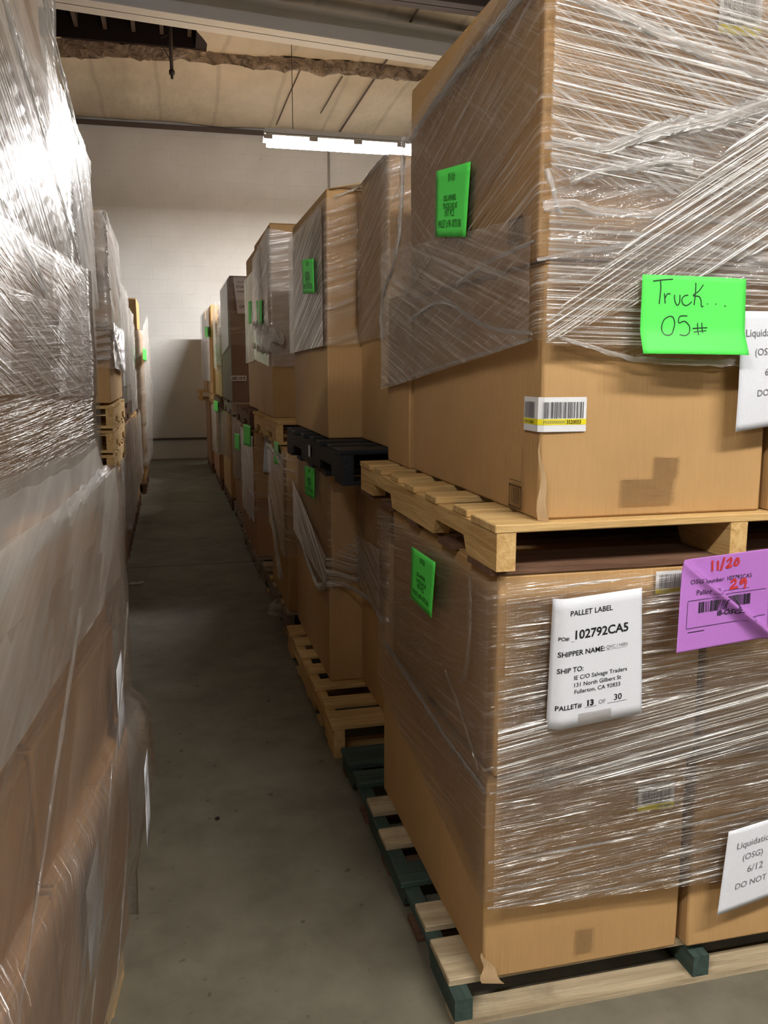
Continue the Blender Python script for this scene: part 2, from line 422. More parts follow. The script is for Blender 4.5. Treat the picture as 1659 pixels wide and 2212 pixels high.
# ------------------------------------------------------------------ lamps
def fixture(x, y, z, ln, watts, c, label):
    t = tag(empty('fluorescent_lamp', (x, y, z)), label, 'lamp', None)
    h = ln / 2
    hood = MB()
    hood.grid(lambda u, v: (-h + ln * u, (v - .5) * 0.34, 0.10 + 0.05 * (1 - (2 * v - 1) ** 2)), 2, 8)
    hood.build('reflector_hood', M['lampwhite'], t, True)
    MB().box(-h, -.06, 0.15, h, .06, 0.20).build('ballast_box', M['lampwhite'], t, bevel=.004)
    for s in (-1, 1):
        tb = MB().tube([(-h + .03, s * .08, 0.055), (h - .03, s * .08, 0.055)], 0.019, 10).build('tube', M['tube'], t, True)
    n = int(ln / 0.4)
    for k in range(n + 1):
        xx = -h + .02 + (ln - .04) * k / n
        MB().box(xx - .045, -.172, 0.062, xx + .045, -.166, 0.105).build('reflector_tab', M['metal'], t)
    for s in (-1, 1):
        MB().tube([(s * (h - .3), 0, .2), (s * (h - .3), 0, H - z)], 0.004, 6).build('hanging_wire', M['rust'], t)
    ld = bpy.data.lights.new('lamp_light', 'AREA'); ld.shape = 'RECTANGLE'; ld.size = ln - .05; ld.size_y = 0.2
    ld.energy = watts; ld.color = c
    lo = bpy.data.objects.new('lamp_light', ld); COL.objects.link(lo); lo.parent = t; lo.location = (0, 0, 0.03)
    return t
for i, a in enumerate(LAMPS):
    fixture(*a, ['lit fluorescent strip lamp hanging before the far white wall', 'fluorescent strip lamp above the near pallet stacks', 'added fluorescent strip lamp above the left row, brightening the right row', 'fluorescent strip lamp at the back of the hall'][i])

# ------------------------------------------------------------------ pallets
def stringer_mesh(l, h):
    pts = [(0, 0.0)]
    for c in (l * .24, l * .76):
        pts += [(c - .115, 0), (c - .095, .036), (c + .095, .036), (c + .115, 0)]
    pts += [(l, 0), (l, h), (0, h)]
    mb = MB(); n = len(pts); w = .038
    for x in (-w / 2, w / 2):
        for (y, z) in pts: mb.v.append((x, y, z))
    for i in range(n):
        j = (i + 1) % n; mb.f.append((i, i + n, j + n, j))
    mb.f.append(tuple(range(n))); mb.f.append(tuple(range(n, 2 * n))[::-1])
    return mb.mesh('stringer')
_pm = {}
def pallet(x, y, z, label, kind='pine', w=1.02, l=1.2, rz=0, group=None, seed=0, mixed=None, boards=7, sh=.088, bottom=None, inset=0.0):
    """x, y: near corner on the aisle side; stringers run along local y"""
    random.seed(seed + 11)
    t = tag(empty('wooden_pallet', (x, y, z), rz), label, 'pallet', group)
    def me(key, mk, m):
        k = (key, m, round(w, 2), round(l, 2), sh)
        if k not in _pm:
            _pm[k] = mk(); _pm[k].materials.append(M[m])
        return _pm[k]
    sm = me('s', lambda: stringer_mesh(l, sh), kind + '_y')
    for k in range(3):
        link('stringer', sm, None, t, (.019 + (w - .038) * k / 2, 0, 0.014))
    for k in range(boards):
        bw = .135 if k in (0, boards - 1) else .088
        yc = inset + bw / 2 + (l - inset - bw) * k / (boards - 1)
        mk = (mixed[k % len(mixed)] if mixed else kind) + '_x'
        def mkb(bw=bw): return MB().box(-w / 2, -bw / 2, 0, w / 2, bw / 2, .016).mesh('deck_board')
        o = link('deck_board', me('d%.3f' % bw, mkb, mk), None, t, (w / 2 + random.uniform(-.008, .008), yc, 0.014 + sh))
        o.rotation_euler.z = random.uniform(-.006, .006)
        md = o.modifiers.new('bevel', 'BEVEL'); md.width = .002; md.segments = 1
    for k in range(5):
        bw = (.06 if inset else .13) if k in (0, 4) else .088
        yc = bw / 2 + (l - bw) * k / 4
        def mkb(bw=bw): return MB().box(-w / 2, -bw / 2, 0, w / 2, bw / 2, .014).mesh('bottom_board')
        mk = ('brown' if inset and k else bottom if bottom else 'pale' if inset else (mixed[(k + 1) % len(mixed)] if mixed else kind)) + '_x'  # inset pallet: inner boards dark brown, painting the shade inside it
        link('bottom_board', me('b%.3f%s' % (bw, mk), mkb, mk), None, t, (w / 2, yc + (.03 if bottom and k == 0 else 0), 0))
    return t
PT = 0.118   # pallet height

# ------------------------------------------------------------------ cartons
def carton(x, y, z, w, d, h, label, m='kraft', rz=0, group=None, flap=None, seed=0, tilt=0, name='cardboard_box', tape=True, bulge=.006):
    """x, y, z: near left bottom corner; local mesh from the corner"""
    mb = MB(); n = 6
    def bl(a, b): return bulge * math.sin(PI * a) * math.sin(PI * b)
    sd = seed * 3.7 + x * 5 + y * 3 + z * 7
    def wob(p): return 0.0025 * noise.noise(Vector(p) * 5 + Vector((sd, 0, 0)))
    faces = [
        (lambda a, b: (w * a, 0 - bl(a, b), h * b)), (lambda a, b: (w + bl(a, b), d * a, h * b)),
        (lambda a, b: (w * (1 - a), d + bl(a, b), h * b)), (lambda a, b: (-bl(a, b), d * (1 - a), h * b)),
        (lambda a, b: (w * a, d * b, h)), (lambda a, b: (w * a, d * (1 - b), 0))]
    for fn in faces:
        def g(a, b, fn=fn):
            p = Vector(fn(a, b)); return p + Vector((wob(p), wob(p + Vector((9, 0, 0))), 0))
        mb.grid(g, n, n)
    me = mb.mesh(name, True)
    import bmesh
    bm = bmesh.new(); bm.from_mesh(me); bmesh.ops.remove_doubles(bm, verts=bm.verts, dist=.0008)
    bmesh.ops.recalc_face_normals(bm, faces=bm.faces)
    for e in bm.edges:
        if len(e.link_faces) == 2 and e.calc_face_angle() > 0.9: e.smooth = False
    bm.to_mesh(me); bm.free()
    root = empty(name, (x, y, z), rz)
    if tilt: root.rotation_euler.y = tilt
    tag(root, label, 'box', group)
    b = link('carton_body', me, M[m], root)
    md = b.modifiers.new('bevel', 'BEVEL'); md.width = .005; md.segments = 2; md.limit_method = 'ANGLE'; md.angle_limit = .9
    # two top flaps meeting over the middle, with their edges showing
    for s in (0, 1):
        y0 = .002 if s == 0 else d / 2 + .002
        MB().box(.003, y0, h + .0005, w - .003, y0 + d / 2 - .004, h + .0045).build('top_flap', M[m], root)
    if tape:
        MB().box(w * .02, d / 2 - .03, h + .0048, w * .98, d / 2 + .03, h + .0056).build('tape_strip', M['tape'], root)
    return root

# a map from sheet coordinates (metres, s right, t up) to space: used by every sticker, print and note
def flat_map(o, es, et, n):
    o = Vector(o); es = Vector(es); et = Vector(et); n = Vector(n)
    return lambda s, t, k=0: o + es * s + et * t + n * k
def corner_map(o, n_side=Vector((-1, 0, 0)), n_front=Vector((0, -1, 0))):
    """s < 0 lies on the aisle side face, s > 0 on the front"""
    o = Vector(o)
    return lambda s, t, k=0: (o + Vector((s, 0, t)) + n_front * k) if s >= 0 else (o + Vector((0, -s, t)) + n_side * k)
def rect(mb, f, s0, t0, s1, t1, k, nu=1, nv=1):
    mb.grid(lambda u, v: f(s0 + (s1 - s0) * u, t0 + (t1 - t0) * v, k), nu, nv); return mb
def to_local(o):
    """meshes are written in world coordinates; hand them to their parent"""
    return o
def put(mb, name, m, parent, smooth=False):
    bpy.context.view_layer.update()
    o = link(name, mb.mesh(name, smooth), m)
    if parent is not None:
        o.parent = parent; o.matrix_parent_inverse = parent.matrix_world.inverted()
    return o
def bars(mb, f, s0, t0, s1, t1, k, seed, dens=0.5, n=46):
    random.seed(seed); x = s0; u = (s1 - s0) / (n * 1.6)
    while x < s1:
        bw = u * random.choice((0.7, 0.7, 1.2, 2.0)); 
        if x + bw > s1: break
        rect(mb, f, x, t0, x + bw, t1, k); x += bw + u * random.choice((.5, .7, 1.1, 1.8))
    return mb
def textmesh(txt, bold=0.0, shear=0.0):
    c = bpy.data.curves.new('printed_text', 'FONT'); c.body = txt; c.size = 1; c.offset = bold; c.shear = shear; c.resolution_u = 3
    o = bpy.data.objects.new('printed_text', c); COL.objects.link(o)
    bpy.context.view_layer.update()
    me = bpy.data.meshes.new_from_object(o.evaluated_get(bpy.context.evaluated_depsgraph_get()))
    bpy.data.objects.remove(o); bpy.data.curves.remove(c)
    xs = [v.co.x for v in me.vertices]
    return me, min(xs), max(xs)
def text(txt, f, s0, s1, t, k, m, parent, bold=0.0, hscale=1.0, name='printed_text', shear=0):
    me, a, b = textmesh(txt, bold, shear)
    sc = (s1 - s0) / (b - a)
    bpy.context.view_layer.update()
    for v in me.vertices:
        v.co = f(s0 + (v.co.x - a) * sc, t + v.co.y * sc * hscale, k)
    me.materials.clear(); me.materials.append(m)
    o = link(name, me)
    if parent is not None: o.parent = parent; o.matrix_parent_inverse = parent.matrix_world.inverted()
    return o
def stroke(mb, f, pts, w, k):
    """a pen line as a flat ribbon; pts in sheet coordinates"""
    P = [Vector((p[0], p[1])) for p in pts]
    Q = []
    for i in range(len(P) - 1):
        p0 = P[max(i - 1, 0)]; p1 = P[i]; p2 = P[i + 1]; p3 = P[min(i + 2, len(P) - 1)]
        for j in range(5):
            t = j / 5; Q.append(.5 * ((2 * p1) + (p2 - p0) * t + (2 * p0 - 5 * p1 + 4 * p2 - p3) * t * t + (3 * p1 - p0 - 3 * p2 + p3) * t ** 3))
    Q.append(P[-1]); b = len(mb.v)
    for i, q in enumerate(Q):
        d = (Q[min(i + 1, len(Q) - 1)] - Q[max(i - 1, 0)]); d = d.normalized() if d.length > 1e-9 else Vector((1, 0))
        n = Vector((-d.y, d.x)) * w / 2
        mb.v.append(tuple(f(q.x + n.x, q.y + n.y, k))); mb.v.append(tuple(f(q.x - n.x, q.y - n.y, k)))
    for i in range(len(Q) - 1): mb.f.append((b + 2 * i, b + 2 * i + 1, b + 2 * i + 3, b + 2 * i + 2))

def barcode_sticker(parent, f, w, h, seed, number, prefix=None, two=False, s_off=0.0, yellow_low=0.22, yh=.2, sub=10, label=None):
    """f: map with origin at the lower left of the sticker"""
    mb = MB(); rect(mb, f, 0, 0, w, h, .0012, sub, 3)
    st = put(mb, 'barcode_sticker', M['sticker'], parent)
    st['label'] = label or 'white sticker with a barcode over a yellow band'
    mb = MB(); rect(mb, f, 0, h * yellow_low, w, h * (yellow_low + yh), .0016, sub, 1); put(mb, 'yellow_band', M['yellow'], st)
    mb = MB(); t0 = h * (yellow_low + yh + .02); t1 = h * .86
    if two:
        bars(mb, f, w * .03, t0, w * .33, t1, .0019, seed); put(mb, 'printed_bars', M['bar_ink'], st); mb = MB(); bars(mb, f, w * .43, t0, w * .96, t1, .0019, seed + 1, n=52)
        text(number, f, w * .18, w * .31, h * (yellow_low + .03), .0021, M['ink'], st, .01, 1.3, 'printed_number')
        text(number, f, w * .74, w * .93, h * (yellow_low + .03), .0021, M['ink'], st, .02, 1.15, 'printed_number')
        text('P00000000000', f, w * .44, w * .73, h * (yellow_low + .04), .0021, M['grey_ink'], st, 0, 1.1, 'printed_number')
        text('P000000', f, w * .04, w * .17, h * (yellow_low + .04), .0021, M['grey_ink'], st, 0, 1.1, 'printed_number')
    else:
        bars(mb, f, w * .1, t0, w * .9, t1, .0019, seed)
        if number: text(number, f, w * .55, w * .92, h * (yellow_low + .05), .0021, M['ink'], st, .01, 1, 'printed_number')
    put(mb, 'printed_bars', M['bar_ink'], st)
    return st
def sheet(name, label, cat, tl, tr, br, bl, m, curl=None, nu=16, nv=16, group=None):
    """loose sheet between four corners; curl(u, v) lifts it along its normal (v from the top)"""
    tl, tr, br, bl = map(Vector, (tl, tr, br, bl))
    n = (tr - tl).cross(tl - bl).normalized()
    def q(u, v): return tl.lerp(tr, u).lerp(bl.lerp(br, u), v)
    def F_(u, v, k=0): return q(u, v) + n * ((curl(u, v) if curl else 0) + k)
    mb = MB(); mb.grid(lambda u, v: F_(u, v), nu, nv)
    o = mb.build(name, m, None, True); tag(o, label, cat, group)
    md = o.modifiers.new('thickness', 'SOLIDIFY'); md.thickness = .0002; md.offset = -1
    wid = ((tr - tl).length + (br - bl).length) / 2; hei = ((tl - bl).length + (tr - br).length) / 2
    return o, (lambda s, t, k=0: F_(s / wid, -t / hei, k)), wid, hei, F_

# ------------------------------------------------------------------ stretch film
def wrap_root(x, y, z, label, group=None, cat='stretch wrap'):
    return tag(empty('stretch_wrap', (x, y, z)), label, cat, group)
def band(parent, path, zlo, zhi, m='film', slope=0.0, off=.008, amp=.006, seed=0, name='film_band', jag=.0, res=.025, lean=None, ks=1.0):
    """film round the load: path of (x, y) corners, film edges interpolated between them"""
    P = [Vector(p) for p in path]
    Ls = [0]
    for i in range(len(P) - 1): Ls.append(Ls[-1] + (P[i + 1] - P[i]).length)
    T = Ls[-1]
    nu = max(6, int(T / res)); nv = max(4, int(max(abs(a - b) for a, b in zip(zhi, zlo)) / res))
    nu = min(nu, 120); nv = min(nv, 60)
    us = sorted(set([T * i / nu for i in range(nu + 1)] + Ls)); nu = len(us) - 1
    def at(s):
        for i in range(len(P) - 1):
            if s <= Ls[i + 1] + 1e-9:
                t = (s - Ls[i]) / (Ls[i + 1] - Ls[i]); return i, t
        return len(P) - 2, 1.0
    def nrm(i): d = (P[i + 1] - P[i]).normalized(); return Vector((d.y, -d.x))
    b = MB()
    for j in range(nv + 1):
        v = j / nv
        for s in us:
            i, t = at(s)
            lo = zlo[i] + (zlo[i + 1] - zlo[i]) * t; hi = zhi[i] + (zhi[i + 1] - zhi[i]) * t
            if jag:
                lo += jag * noise.noise(Vector((s * 6, seed, 1))); hi += jag * noise.noise(Vector((s * 6, seed, 4)))
            z = lo + (hi - lo) * v
            n = nrm(i)
            if t > .999 and i + 1 < len(P) - 1: n = (nrm(i) + nrm(i + 1)); n = n / max(n.length ** 2 / 2, .5)
            if t < .001 and i > 0: n = (nrm(i) + nrm(i - 1)); n = n / max(n.length ** 2 / 2, .5)
            vv = z - slope * s
            d = amp * (0.5 + 0.5 * noise.noise(Vector((s * 2.5 * ks, vv * 9 * ks, seed * 7)))) + amp * .5 * (0.5 + .5 * noise.noise(Vector((s * 6 * ks, vv * 28 * ks, seed * 3 + 1))))
            p = P[i].lerp(P[i + 1], t)
            if lean: ln = lean(s / T, v); d += ln
            p = p + n * (off + d)
            b.v.append((p.x, p.y, z)); b.uv.append((s, vv + seed * 3.3))
    for j in range(nv):
        for i in range(nu):
            a = j * (nu + 1) + i; b.f.append((a, a + 1, a + nu + 2, a + nu + 1))
    return put(b, name, M[m], parent, True)
def rope(parent, pts, w, m='rope', seed=0, name='gathered_film_edge', nrm=(0, -1, 0), depth=.35):
    """film bunched into a rope: a crumpled flattened tube"""
    P = [Vector(p) for p in pts]; Q = []
    for i in range(len(P) - 1):
        p0 = P[max(i - 1, 0)]; p1 = P[i]; p2 = P[i + 1]; p3 = P[min(i + 2, len(P) - 1)]
        for j in range(26):
            t = j / 26; Q.append(.5 * ((2 * p1) + (p2 - p0) * t + (2 * p0 - 5 * p1 + 4 * p2 - p3) * t * t + (3 * p1 - p0 - 3 * p2 + p3) * t ** 3))
    Q.append(P[-1]); nr = Vector(nrm); b = MB(); K = 14; s = 0
    for i, q in enumerate(Q):
        d = (Q[min(i + 1, len(Q) - 1)] - Q[max(i - 1, 0)]).normalized(); c = nr.cross(d).normalized()
        if i: s += (Q[i] - Q[i - 1]).length
        ww = (w[0] + (w[1] - w[0]) * i / (len(Q) - 1)) if hasattr(w, '__len__') else w
        for k in range(K + 1):
            a = 2 * PI * k / K
            r = 1 + .75 * noise.noise(Vector((s * 26, math.cos(a) * 2 + seed, math.sin(a) * 2))) + .35 * noise.noise(Vector((s * 70, math.cos(a) * 3 + seed, 0)))
            b.v.append(tuple(q + c * math.cos(a) * ww / 2 * r + nr * (math.sin(a) * ww / 2 * depth * r + ww / 2 * depth)))
            b.uv.append((s, k / K * ww * 3 + seed))
    for i in range(len(Q) - 1):
        for k in range(K): a = i * (K + 1) + k; b.f.append((a, a + 1, a + K + 2, a + K + 1))
    return put(b, name, M[m], parent, True)

# ================================================================== right row, nearest pallet position
pallet(.505, 1.456, 0, 'green painted pallet with pale boards on the floor, nearest on the right', 'green', mixed=['pale', 'pale', 'green', 'pale', 'pale', 'green', 'green'], w=1.12, l=1.17, seed=1, sh=.048, inset=.04)
lowL = carton(.570, 1.478, .079, .446, .84, .431, 'large brown carton lowest at the near corner, directly on the green pallet', seed=1)
lowR = carton(1.034, 1.468, .079, .44, .84, .431, 'brown carton on the green pallet right of the corner carton, cut by the frame', seed=2)
midL = carton(.588, 1.482, PT + .4, .444, .80, .408, 'brown carton behind the pallet label sheet, under the yellow pallet', seed=3)
midR = carton(1.046, 1.478, PT + .4, .44, .80, .408, 'brown carton under the purple sheet beside the pallet label carton', seed=4)
Z1 = .928
pallet(.57, 1.449, Z1, 'yellow pine pallet held between the two nearest loads on the right', 'pine', w=1.02, l=1.17, seed=2, sh=.072, bottom='brown')
ZT = Z1 + .102
u1 = carton(.664, 1.480, ZT - .01, .482, .86, .47, 'large brown carton with the wraparound barcode sticker, on the yellow pallet', seed=5)
u1.location.z = ZT
carton(1.160, 1.470, ZT, .43, .86, .47, 'brown carton on the yellow pallet at the right frame edge', seed=6)
carton(.655, 2.362, ZT, .46, .25, .49, 'narrow brown carton on the back end of the yellow pallet', seed=7)
u2 = carton(.650, 1.478, ZT + .478, .510, .86, .53, 'tall top carton of the nearest stack, under cross-hatched film', seed=8)
u2b = carton(1.176, 1.474, ZT + .478, .43, .86, .53, 'top carton beside the tall corner carton, at the upper right', seed=9)

# --- prints, tape and stickers on the cartons
side = lambda x, y, z: flat_map((x, y, z), (0, -1, 0), (0, 0, 1), (-1, 0, 0))
front = lambda x, y, z: flat_map((x, y, z), (1, 0, 0), (0, 0, 1), (0, -1, 0))
def corner_sticker():
    f0 = corner_map((.664, 1.480, 1.197))
    W_ = .162
    f = lambda s, t, k=0: f0(s - .066, t, k + .0045)
    barcode_sticker(u1, f, .155, .064, 5, '3520053', two=True, yellow_low=.20, yh=.17, sub=31)
corner_sticker()
def square_print(parent, f, w, h, m='brown_ink', seed=3):
    mb = MB(); b = w * .07
    for q in ((0, 0, w, b), (0, h - b, w, h), (0, 0, b, h), (w - b, 0, w, h)): rect(mb, f, *q, .0075)
    bars(mb, f, w * .2, h * .2, w * .85, h * .88, .0075, seed, n=14)
    o = put(mb, 'printed_square', M[m], parent); o['label'] = 'dark printed square with small bars'
a = onx(1106, 1090, .664); b_ = onx(1134, 1050, .664)
square_print(u1, side(.664, a.y, a.z - .002), a.y - b_.y, .047)
mb = MB(); fl = side(.664, a.y, a.z + .053); rect(mb, fl, 0.0, 0, a.y - b_.y, .0015, .0075); rect(mb, fl, a.y - b_.y - .0015, 0, a.y - b_.y, .07, .0075)
put(mb, 'printed_guide_line', M['brown_ink'], u1)
a = onx(1105, 530, .65); b_ = onx(1137, 485, .65)
square_print(u2, side(.65, a.y, a.z), a.y - b_.y, .045, seed=6)
# clear tape patches low on the front of the wraparound-sticker carton
a = ony(1336, 1110, 1.48)
mb = MB(); f = front(a.x, 1.48, 1.055)
rect(mb, f, 0, 0, .115, .052, .0075, 4, 4); rect(mb, f, .068, .052, .122, .092, .0075, 4, 4)
o = put(mb, 'tape_patch', M['tape'], u1); o['label'] = 'clear tape patches at the bottom edge'
a = ony(1238, 2085, 1.478); mb = MB(); rect(mb, front(a.x, 1.478, .110), 0, 0, .042, .055, .0075, 4, 4)
put(mb, 'tape_patch', M['tape'], lowL)
# torn corner flap at the foot of the corner cartons
def torn(parent, x, y, z, h, w):
    mb = MB()
    mb.grid(lambda u, v: (x - .004 + w * u * (1 - v) * .9 - .004 * math.sin(9 * v), y - .009 - .012 * u * (1 - v), z + h * v), 4, 8)
    o = put(mb, 'torn_corner', M['kraft_pale'], parent, True); o['label'] = 'pale torn paper at the crushed corner'
torn(u1, .664, 1.48, ZT + .001, .15, .02); torn(lowL, .570, 1.478, .080, .07, .05)
def loc_sticker(parent, px, Y, w, h, seed, num, m=None, top=None):
    p = ony(px[0], px[1], Y); barcode_sticker(parent, lambda s, t, k=0, p=p: Vector((p.x + s, Y - .0075 - k, p.z + t)), w, h, seed, num, yellow_low=0, yh=.22, sub=2)
loc_sticker(lowL, (1372, 1749), 1.478, .084, .057, 21, '13038405')
loc_sticker(midL, (1410, 1281), 1.482, .078, .046, 22, None)
loc_sticker(u2, (1545, 76), 1.478, .088, .075, 23, None)

# --- stretch film on the nearest load
ux = .650
wu = wrap_root(.9, 1.4, 1.3, 'glossy stretch film round the near upper load, finely pleated on the front')
band(wu, [(.655, 2.64), (.652, 2.34), (ux, 1.470), (.85, 1.470), (1.05, 1.470), (1.60, 1.466)], [1.26, 1.285, 1.365, 1.335, 1.325, 1.32], [1.93, 1.935, 2.06, 2.06, 2.06, 2.06], 'film', .30, seed=1, amp=.007)
band(wu, [(.655, 2.62), (ux, 1.470)], [1.25, 1.36], [1.66, 1.58], 'film_h', -.25, .014, seed=2, amp=.008)
band(wu, [(ux, 2.36), (ux, 1.462)], [1.50, 1.75], [1.94, 2.05], 'film_l', -.55, .014, seed=3)
band(wu, [(.653, 1.466), (1.60, 1.462)], [1.64, 1.58], [2.03, 1.83], 'film_x', -.55, .012, seed=4, amp=.006)
band(wu, [(.653, 1.464), (1.60, 1.460)], [1.66, 1.56], [2.05, 1.9], 'film_x', -.12, .016, seed=5, amp=.006)
band(wu, [(.655, 1.462), (1.60, 1.458)], [1.36, 1.74], [1.40, 2.25], 'film_x', .62, .018, seed=6, amp=.008)
band(wu, [(.655, 1.466), (1.60, 1.460)], [1.355, 1.325], [1.60, 1.56], 'film_x', -.02, .012, seed=7)
band(wu, [(.655, 1.462), (1.60, 1.458)], [1.46, 1.50], [1.72, 1.78], 'film_c', .08, .010, seed=8, amp=.012, ks=1.2)
band(wu, [(1.02, 1.466), (1.60, 1.460)], [1.83, 1.68], [2.05, 2.05], 'film_h', 0, .012, seed=9)
Yf = 1.448
def fp(u, v, dy_=0): p = ony(u, v, Yf - dy_); return (p.x, Yf - dy_, p.z)
rope(wu, [fp(1215, -25), fp(1260, 0), fp(1360, 42), (fp(1470, 95)), fp(1570, 135), fp(1700, 192)], .022, seed=1)
rope(wu, [fp(1176, 316), fp(1240, 312), fp(1306, 321), fp(1370, 300), fp(1430, 283), fp(1540, 262), fp(1700, 214)], (.010, .036), seed=2)
rope(wu, [fp(1172, 447), fp(1230, 440), fp(1290, 455), fp(1360, 462), fp(1480, 470), fp(1700, 492)], (.016, .012), seed=3)
rope(wu, [fp(1230, 392), fp(1290, 372), fp(1360, 362), fp(1440, 352), fp(1490, 360)], (.012, .030), seed=4)
rope(wu, [fp(1180, 365), fp(1192, 400), fp(1205, 450), fp(1215, 462)], (.010, .008), seed=5)
rope(wu, [fp(1160, 561), fp(1290, 540), fp(1460, 520), fp(1560, 545), fp(1700, 575)], (.006, .018), seed=6)
rope(wu, [fp(1182, 720), fp(1260, 745), fp(1340, 768), fp(1420, 780), fp(1570, 784), fp(1700, 780)], (.005, .014), seed=7)
rope(wu, [(.641, 2.62, 1.262), (.638, 2.34, 1.288), (.636, 1.9, 1.328), (.636, 1.462, 1.366)], .006, seed=8, nrm=(-1, 0, 0))
rope(wu, [(.637, 2.34, 1.90), (.636, 2.1, 1.93), (.636, 1.75, 1.955), (.636, 1.46, 1.975)], (.012, .03), seed=9, nrm=(-1, 0, 0))
rope(wu, [(.637, 2.36, 1.93), (.634, 2.37, 1.75), (.630, 2.42, 1.62), (.636, 2.60, 1.52), (.64, 2.62, 1.40)], (.02, .012), seed=10, nrm=(-1, -.3, 0))
rope(wu, [(.636, 1.9, 1.50), (.635, 1.7, 1.525), (.634, 1.46, 1.535)], (.012, .006), seed=11, nrm=(-1, 0, 0))
rope(wu, [(.637, 2.3, 1.44), (.635, 2.0, 1.47), (.634, 1.7, 1.40), (.634, 1.46, 1.375)], (.014, .006), seed=12, nrm=(-1, 0, 0))

wl_ = wrap_root(.8, 1.4, .3, 'stretch film round the near lower load, glinting in level pleats')
band(wl_, [(.572, 2.33), (.572, 1.468), (1.02, 1.466), (1.6, 1.456)], [.42, .275, .25, .235], [.925, .925, .925, .925], 'film_l', .10, .014, seed=11)
band(wl_, [(.578, 2.33), (.578, 1.466)], [.55, .28], [.75, .62], 'film_l', .55, .012, seed=12)
band(wl_, [(.582, 2.33), (.582, 1.466)], [.60, .50], [.925, .925], 'film_l', .25, .014, seed=13)
band(wl_, [(.576, 1.462), (1.6, 1.452)], [.44, .44], [.74, .76], 'film_g', .10, .016, seed=14, amp=.006)
band(wl_, [(.576, 1.460), (1.6, 1.450)], [.26, .235], [.50, .52], 'film_g', .08, .015, seed=15)
band(wl_, [(.59, 1.461), (1.6, 1.451)], [.50, .50], [.92, .92], 'film_g', .05, .013, seed=19)
band(wl_, [(.576, 1.460), (1.6, 1.450)], [.50, .56], [.64, .72], 'film_x', .16, .020, seed=16)
rope(wl_, [(.568, 2.30, .545), (.563, 2.0, .53), (.560, 1.7, .512), (.562, 1.46, .505)], (.016, .012), seed=13, nrm=(-1, 0, 0))
rope(wl_, [(.575, 1.60, .90), (.571, 1.585, .80), (.569, 1.60, .70), (.567, 1.63, .66)], (.016, .010), 'film_c', seed=14, nrm=(-1, 0, 0))
rope(wl_, [(.563, 1.72, .66), (.562, 1.60, .60), (.562, 1.50, .53)], (.010, .008), 'film_c', seed=16, nrm=(-1, 0, 0))
for k, (z0, z1) in enumerate(((.505, .56), (.30, .322), (.262, .272), (.36, .385))):
    rope(wl_, [(.566, 1.447, z0), (.75, 1.443, z0 + (z1 - z0) * .3), (1.02, 1.442, z1), (1.5, 1.436, z1 + .05)], (.004, .006), seed=20 + k)
p = ony(1184, 1676, 1.45)
mb = MB(); mb.grid(lambda u, v: (p.x - .016 + .034 * u + .006 * v, 1.444 - .008 * noise.noise(Vector((u * 5, v * 5, 2))), p.z - .024 + .048 * v), 10, 12)
o = put(mb, 'film_scrap', M['film_w'], wl_, True); o['label'] = 'small whitish scrap of film'

# --- loose sheets on the nearest load
gn = M['green_note']
def note(name, label, px, plane, X, lines, m=gn, ink='green_ink', lift=.012, cat='paper note', group=None, curl=None):
    cs = [(onx if plane == 'x' else ony)(u, v, X) for (u, v) in px]
    o, f, w, h, F_ = sheet(name, label, cat, *cs, m, curl=curl, nu=8, nv=8, group=group)
    for (txt, a, b, t, bold, hs) in lines:
        text(txt, f, w * a, w * b, -h * t, .0012, M[ink], o, bold, hs)
    return o, f, w, h
GL = [('INV#', .40, .60, .20, 0, 1.2), ('OSG APPAREL', .27, .66, .475, .02, 1.2), ('TRUCKLOAD #5', .26, .70, .585, .02, 1.2), ('1977 PCS', .32, .62, .70, .02, 1.2), ('PALLET # PR- 0775106', .12, .84, .86, .02, 1.3)]
note('green_note', 'bright green printed note on the aisle side of the near upper load', [(942, 370), (1017, 349), (1006, 511), (940, 512)], 'x', .628, GL)
note('green_note', 'bright green printed note on the near lower load, under the yellow pallet', [(889, 1180), (941, 1215), (932, 1335), (887, 1290)], 'x', .546, GL)

# Truck note, handwritten
Yn = 1.430
o, f, w, h, F_ = sheet('green_note', 'large bright green note with handwritten Truck 05#', 'paper note',
    ony(1388, 593, Yn), ony(1612, 603, Yn + .01), ony(1607, 768, Yn - .01), ony(1380, 765, Yn - .006), gn, curl=lambda u, v: .006 * math.sin(PI * u) + (.014 * max(0, v - .7) / .3), nu=16, nv=16)
ZTL, ZTR, ZBR, ZBL = (155, 125), (1400, 185), (1360, 1105), (105, 1080)
def zs(p):
    # picture position on the note -> sheet coordinates (two steps of a bilinear inverse)
    u = v = .5
    for _ in range(8):
        tx = ZTL[0] + (ZTR[0] - ZTL[0]) * u; ty = ZTL[1] + (ZTR[1] - ZTL[1]) * u
        bx = ZBL[0] + (ZBR[0] - ZBL[0]) * u; by = ZBL[1] + (ZBR[1] - ZBL[1]) * u
        v = (p[1] - ty) / (by - ty)
        lx = ZTL[0] + (ZBL[0] - ZTL[0]) * v; rx = ZTR[0] + (ZBR[0] - ZTR[0]) * v
        u = (p[0] - lx) / (rx - lx)
    return (u * w, -v * h)
